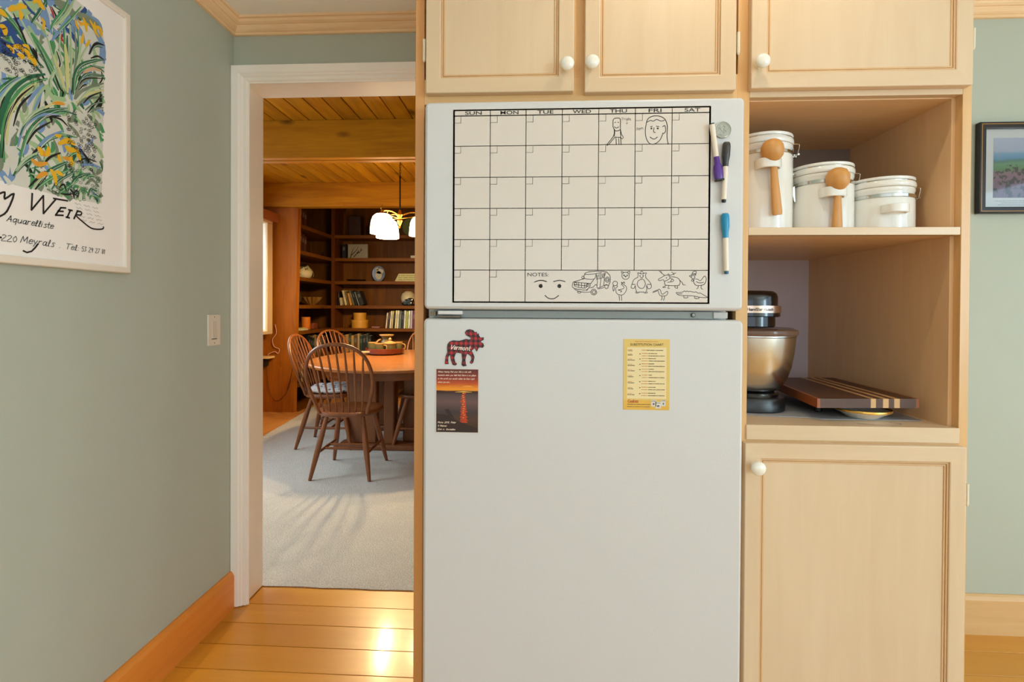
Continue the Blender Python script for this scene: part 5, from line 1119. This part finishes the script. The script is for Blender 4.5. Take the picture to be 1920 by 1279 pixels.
# ================================================================== FRAMED PHOTOGRAPH ON THE BACK WALL
t = thing('photo_frame', 'black-framed photograph of a heather hillside by the sea, right of the cabinet', 'picture', (1.9, YB, 1.72))
x0, x1, z0, z1 = 1.633, 2.16, 1.556, 1.890; fw = .0235
m = MB().frame([(x0,z0),(x1,z0),(x1,z1),(x0,z1)], [(x0+fw,z0+fw),(x1-fw,z0+fw),(x1-fw,z1-fw),(x0+fw,z1-fw)], YB-.024, YB-.002)
m.build('frame', plain('frame_black', (24,23,24), .3), t, bevel=.003)
m = MB(); PG = lambda u, v, l: (u, YB-.0242-l, v)
for a in (((x0+.008,z0+.008),(x1-.008,z0+.008)),((x0+.008,z0+.008),(x0+.008,z1-.008)),((x0+.008,z1-.008),(x1-.008,z1-.008))): m.ribbon(list(a), .0018, PG)
m.build('gilt_line', plain('gilt', (190,140,70), .35, metal=.5), t)
MB().box(x0+.015,x1-.015,YB-.010,YB-.006,z0+.015,z1-.015).build('mat_board', plain('mat_white', (226,230,228), .7), t)
m = MB(); px0, px1, pz0, pz1 = 1.692, 2.10, 1.615, 1.834
m.box(px0,px1,YB-.0108,YB-.010,pz0,pz1)
PHO, nt, b = newmat('hillside_print'); N, L = nt.nodes, nt.links
tc = N.new('ShaderNodeTexCoord'); sp = N.new('ShaderNodeSeparateXYZ'); L.new(tc.outputs['Generated'], sp.inputs[0])
n1 = N.new('ShaderNodeTexNoise'); n1.inputs['Scale'].default_value = 60; n1.inputs['Detail'].default_value = 4; L.new(tc.outputs['Object'], n1.inputs[0])
n2 = N.new('ShaderNodeTexNoise'); n2.inputs['Scale'].default_value = 14; L.new(tc.outputs['Object'], n2.inputs[0])
ma = N.new('ShaderNodeMath'); ma.operation = 'MULTIPLY_ADD'; ma.inputs[1].default_value = .10; L.new(n2.outputs[0], ma.inputs[0]); L.new(sp.outputs[2], ma.inputs[2])
cr = N.new('ShaderNodeValToRGB'); e = cr.color_ramp.elements; e[0].position = 0; e[0].color = srgb(96,76,96); e[1].position = 1; e[1].color = srgb(186,196,220)
for p_, c_ in ((.30,(120,84,112)),(.46,(128,92,110)),(.52,(72,128,70)),(.62,(84,146,100)),(.67,(60,120,110)),(.72,(84,150,190)),(.80,(120,170,204)),(.84,(176,190,214))):
    q_ = e.new(p_); q_.color = srgb(*c_)
L.new(ma.outputs[0], cr.inputs[0])
cr2 = N.new('ShaderNodeValToRGB'); e = cr2.color_ramp.elements; e[0].position = .42; e[0].color = srgb(52,60,40); e[1].position = .5; e[1].color = (1,1,1,1); L.new(n1.outputs[0], cr2.inputs[0])
lt = N.new('ShaderNodeMath'); lt.operation = 'LESS_THAN'; lt.inputs[1].default_value = .60; L.new(ma.outputs[0], lt.inputs[0])
mx = N.new('ShaderNodeMix'); mx.data_type = 'RGBA'; mx.blend_type = 'MULTIPLY'; L.new(lt.outputs[0], mx.inputs[0]); L.new(cr.outputs[0], mx.inputs[6]); L.new(cr2.outputs[0], mx.inputs[7]); L.new(mx.outputs[2], b.inputs['Base Color'])
m.build('photograph', PHO, t)
m = MB()
PG = lambda u, v, l: (u, YB-.0103-l, v)
for r_, (a, c) in enumerate(((1.70,1.98),(1.72,1.95),(1.71,1.90))):
    u = a
    while u < c: w_ = rnd.uniform(.004,.012); m.ribbon([(u, 1.603-.007*r_),(u+w_, 1.603-.007*r_)], .0018, PG); u += w_+.003
m.build('caption', plain('caption_grey', (160,160,160), .6), t)
MB().box(x0+.016,x1-.016,YB-.0145,YB-.0135,z0+.016,z1-.016).build('glass', plain('picture_glass', (255,255,255), .03, trans=1.0, var=0), t)

# ================================================================== CANISTERS WITH WOODEN SCOOPS
def canister(x, y, h, r, label):
    zb = 1.398
    t = thing('canister', label, 'canister', (x, y, zb), group='white clamp-lid canisters')
    c = (x, y, zb); H = h
    MB().lathe([(r*.94,0),(r*.99,.003),(r,.008),(r,H-.056),(r*.975,H-.050),(r*.965,H-.038),(r*.99,H-.034),(r*1.0,H-.030),(r*.99,H-.026),(.001,H-.026)], c, 56).build('body', WHITEC, t, smooth=True)
    lid = MB().lathe([(r*.90,H-.0255),(r*1.0,H-.025),(r*1.025,H-.021),(r*1.025,H-.014),(r*1.0,H-.011),(r*.955,H-.0105),(r*.95,H-.008),(r*.99,H-.0075),(r*1.01,H-.004),(r*1.0,H-.001),(r*.96,H),(.001,H+.001)], c, 56).build('lid', WHITEC, t, smooth=True)
    MB().lathe([(r*.972,H-.0115),(r*.985,H-.0105),(r*.985,H-.0085),(r*.97,H-.0078)], c, 48, cap=False).build('lid_band', CHROME, lid, smooth=True)
    MB().lathe([(r*.97,H-.0275),(r*.995,H-.0265),(r*.97,H-.0252)], c, 48, cap=False).build('seal', plain('seal_grey', (176,164,140), .6), lid, smooth=True)
    MB().lathe([(r*.985,H-.0525),(r*1.012,H-.051),(r*1.012,H-.044),(r*.985,H-.0425)], c, 56, cap=False).build('band', CHROME, t, smooth=True)
    # clamp on the right, hinge on the left
    m = MB(); X = x + r
    m.tube(smoothpts([(X-.004,y-.02,zb+H-.018),(X+.010,y-.02,zb+H-.018),(X+.014,y-.02,zb+H-.022),(X+.010,y-.02,zb+H-.043)], 3), .0011, 6)
    m.tube(smoothpts([(X-.004,y+.01,zb+H-.018),(X+.010,y+.01,zb+H-.018),(X+.014,y+.01,zb+H-.022),(X+.010,y+.01,zb+H-.043)], 3), .0011, 6)
    m.tube([(X+.010,y-.024,zb+H-.045),(X+.010,y+.014,zb+H-.045)], .0026, 8)
    m.box(X-.002,X+.010,y-.014,y+.004,zb+H-.050,zb+H-.043)
    m.build('clamp', CHROME, t, smooth=True)
    m = MB(); X = x - r
    m.tube([(X+.004,y-.02,zb+H-.020),(X-.008,y-.02,zb+H-.020),(X-.004,y-.02,zb+H-.085)], .0012, 6)
    m.tube([(X+.004,y-.004,zb+H-.020),(X-.010,y-.004,zb+H-.020),(X-.012,y-.004,zb+H-.060),(X-.002,y-.004,zb+H-.092)], .0012, 6)
    m.tube([(X-.008,y-.024,zb+H-.020),(X-.008,y+.01,zb+H-.020)], .0016, 6)
    m.hexa([(X-.011,y-.022,zb+H-.055),(X-.003,y-.022,zb+H-.050),(X-.003,y-.016,zb+H-.050),(X-.011,y-.016,zb+H-.055),(X-.004,y-.022,zb+H-.090),(X-.001,y-.022,zb+H-.090),(X-.001,y-.016,zb+H-.090),(X-.004,y-.016,zb+H-.090)])
    m.build('hinge_wire', CHROME, t, smooth=True)
    return t
def holder(t, x, y, r, zc, w=.030, h=.017):
    """open ceramic loop on the front of a canister: curved strap"""
    n = 12; a, b2 = [], []
    m = MB(); prof = []
    for i in range(n+1):
        f = -1 + 2*i/n; xx = x + w*f; base = y - math.sqrt(max(r*r - (w*f)**2, 0))
        out = base - .004 - .020*math.sqrt(max(0, 1 - abs(f)**3.5))
        prof.append((xx, out, base))
    o_ = [(xx, out) for xx, out, bs in prof]; i_ = [(x + (xx-x)*.86, out + .005) for xx, out, bs in prof]
    end = [(x+w*1.02, prof[-1][2]+.004)], [(x-w*1.02, prof[0][2]+.004)]
    poly = end[1] + o_ + end[0] + [(x+w*.86, prof[-1][2]+.004)] + list(reversed(i_)) + [(x-w*.86, prof[0][2]+.004)]
    m.rings([[(u, v, zc-h/2) for u, v in poly], [(u, v, zc+h/2) for u, v in poly]])
    return m.build('scoop_holder', WHITEC, t, bevel=.002, bseg=2)
SCOOP = wood('beech_scoop', (214,158,88), (196,136,68), 'z', .45, 1.6, knots=0)
def scoop(x, y, z, tilt, label, ln=.150):
    t = thing('wooden_scoop', label, 'scoop', (x, y, z), group='wooden scoops held by the canisters')
    t.rotation_euler = (0, tilt, 0)
    MB().lathe([(.0085,-.024),(.015,-.020),(.0235,-.010),(.0262,.004),(.0255,.014),(.019,.026),(.010,.031),(.001,.0325)], (0,0,0), 28).build('scoop_head', SCOOP, t, smooth=True, world=False)
    rr = [[(w_*math.cos(2*PI*i/20), .0062*math.sin(2*PI*i/20), zz) for i in range(20)] for zz, w_ in ((-ln-.004,.0105),(-ln-.002,.0118),(-ln+.004,.0122),(-ln*.66,.0105),(-ln*.4,.0088),(-.022,.0082))]
    rr = sorted(rr, key=lambda q: q[0][2])
    MB().rings(rr).build('handle', SCOOP, t, smooth=True, world=False)
K1 = canister(.600, 1.36, .247, .0735, 'tallest white canister, at the left of the shelf with a wooden scoop')
holder(K1, .586, 1.36, .0735, 1.398+.163, h=.024); scoop(.588, 1.36-.088, 1.398+.188, math.radians(-5), 'wooden scoop with a dark knot spot, on the tallest canister')
K2 = canister(.752, 1.36, .170, .0735, 'medium white canister, in the middle of the shelf with a wooden scoop')
holder(K2, .742, 1.36, .0735, 1.398+.091, h=.024); scoop(.744, 1.36-.088, 1.398+.1165, math.radians(0), 'wooden scoop hanging on the medium canister', ln=.111)
K3 = canister(.899, 1.36, .133, .0755, 'shortest white canister, at the right of the shelf, its scoop holder empty')
holder(K3, .889, 1.36, .0755, 1.398+.050, w=.029, h=.021)

# ================================================================== STAND MIXER
MXX, MXY, MZ = .613, 1.455, .9225
t = thing('stand_mixer', 'black stand mixer with a brushed steel bowl on the cabinet counter', 'mixer', (MXX, MXY, MZ))
BK = plain('mixer_black', (14,13,14), .16, coat=.25)
BK2 = plain('mixer_black_base', (30,29,28), .3, bump=.1, bscale=120)
m = MB(); rr = []
for z, k in ((0,.97),(.003,1),(.033,1.0),(.038,.97),(.040,.88)):
    rr.append([(MXX + .092*k*math.copysign(abs(math.cos(2*PI*i/40))**.8, math.cos(2*PI*i/40)), MXY + .02 + (.105*k if math.sin(2*PI*i/40) < 0 else .22*k)*math.copysign(abs(math.sin(2*PI*i/40))**.8, math.sin(2*PI*i/40)), MZ+z) for i in range(40)])
m.rings(rr).build('base', BK2, t, smooth=True)
MB().lathe([(.075,.036),(.075,.045),(.070,.050)], (MXX,MXY,MZ), 40).build('bowl_seat', BK, t, smooth=True)
MB().lathe([(.046,.048),(.062,.050),(.080,.062),(.095,.086),(.106,.120),(.1125,.158),(.1155,.190),(.1162,.202),(.1185,.204),(.1185,.207),(.1150,.207),(.1100,.158),(.092,.086),(.06,.056),(.001,.052)], (MXX,MXY,MZ), 56, cap=False).build('bowl', STEEL, t, smooth=True)
LID, nt, b = newmat('smoky_clear_lid'); b.inputs['Base Color'].default_value = srgb(176,142,122); b.inputs['Transmission Weight'].default_value = .7; b.inputs['Roughness'].default_value = .12; b.inputs['IOR'].default_value = 1.3
MB().lathe([(.121,.2275),(.1225,.232),(.121,.240),(.108,.246),(.088,.243),(.070,.242),(.070,.240),(.088,.240),(.107,.242),(.118,.238),(.118,.2275)], (MXX,MXY,MZ-.0195), 48, cap=False).build('splash_lid', LID, t, smooth=True)
def headring(z, k, kx=1.0): return [(MXX-.01 + .082*k*kx*math.copysign(abs(math.cos(2*PI*i/40))**.85, math.cos(2*PI*i/40)), MXY-.002 + (.085*k if math.sin(2*PI*i/40) < 0 else .26)*math.copysign(abs(math.sin(2*PI*i/40))**.85, math.sin(2*PI*i/40)), MZ-.015+z) for i in range(40)]
MB().lathe([(.066,.243),(.070,.246),(.070,.272),(.066,.276)], (MXX-.005,MXY,MZ-.015), 40).build('beater_hub', BK, t, smooth=True)
MB().rings([headring(.272,.98), headring(.274,1.0), headring(.283,1.0), headring(.284,.97)]).build('head_lower', BK, t, smooth=True)
bd = MB().rings([headring(.283,1.02), headring(.302,1.02)]).build('brand_band', plain('mixer_copper_steel', (206,178,156), .2, metal=.9), t, smooth=True)
MB().rings([headring(.302,.93), headring(.326,.93), headring(.336,.89), headring(.342,.80), headring(.344,.5)]).build('head', BK, t, smooth=True)
MB().box(MXX-.045,MXX+.035,MXY+.17,MXY+.23,MZ+.04,MZ+.285).build('column', BK, t, bevel=.015)
m = MB()
def PBn(u, v, l):
    a = (u)/.086; return (MXX-.012 + .086*math.sin(a), MXY-.004-.0872*math.cos(a)**.9 - l, MZ -.015 + v)
hand(m, 'Hamilton Beach', -.030, .2885, .072, .0048, PBn, .0011, .0012, slant=.05)
m.build('lettering', BLACK, t)

# ================================================================== CUTTING BOARD, PLATE, MAT
MB_ = MB().prism([(.555,1.36),(.600,1.345),(.715,1.335),(.735,1.317),(.984,1.320),(.998,1.47),(.998,1.86),(.555,1.86)], .9207, .9222, 'xy')
o = MB_.build('shelf_liner', plain('liner_grey', (164,162,164), .6), loc=(.8,1.5,.9207)); tag(o, 'blue-grey sheet lining the counter under the mixer and cutting board', 'liner')
BZ = .955
t = thing('cutting_board', 'striped dark walnut and maple cutting board on the counter', 'cutting board', (.86, 1.5, BZ))
# corners (front left, front right, back right, back left)
FL, FR, BRr, BL_ = Vector((.711,1.290,0)), Vector((.968,1.308,0)), Vector((.985,1.694,0)), Vector((.757,1.68,0))
BW = plain('walnut', (84,52,34), .45, var=.4); BWr = plain('rosewood', (146,76,34), .42, var=.35); BMp = plain('board_maple', (206,160,104), .35, var=.12, coat=.2)
def onb(a, b2): 
    p = (FL*(1-a)+FR*a)*(1-b2) + (BL_*(1-a)+BRr*a)*b2; return p
cuts = [(0,.03,1),(.03,.47,0),(.47,.525,0),(.525,.575,2),(.575,.645,0),(.645,.70,2),(.70,.755,0),(.755,.81,2),(.81,.97,0),(.97,1.0,1)]
m = MB()
for a0, a1, mi in cuts:
    m.mi = mi; p = [onb(a0,0), onb(a1,0), onb(a1,1), onb(a0,1)]
    m.hexa([(q.x,q.y,BZ) for q in p] + [(q.x,q.y,BZ+.023) for q in p])
m.build('board', [BW, BWr, BMp], t)
for a, b2 in ((.22,.30),(.80,.42),(.08,.92),(.92,.92)):
    q = onb(a, b2); MB().lathe([(.008,-.0325),(.010,-.03),(.010,0)], (q.x,q.y,BZ), 16).build('foot', BLACK, t, smooth=True)
t = thing('side_plate', 'white plate with a gold rim under the front of the cutting board', 'plate', (.858, 1.352, .9225))
MB().lathe([(.035,0),(.038,.002),(.050,.010),(.0635,.017),(.0625,.0185),(.048,.012),(.034,.005),(.001,.004)], (.858,1.352,.9225), 48).build('plate_body', WHITEC, t, smooth=True)
MB().lathe([(.0615,.0165),(.0645,.0175),(.0650,.0215),(.0640,.0235),(.0615,.0190)], (.858,1.352,.9225), 48, cap=False).build('gold_rim', plain('gold_rim', (224,176,84), .25, metal=.9), t, smooth=True)
o = MB().tube(smoothpts([(.80,1.277,.9212),(.83,1.263,.9212),(.87,1.262,.9212),(.90,1.272,.9212),(.905,1.285,.9212),(.885,1.291,.9212)],5), .0006, 6).build('thread', plain('thread_grey', (150,140,128), .7), loc=(.85,1.27,.9212)); tag(o, 'thin grey loop of thread at the front edge of the counter', 'thread')
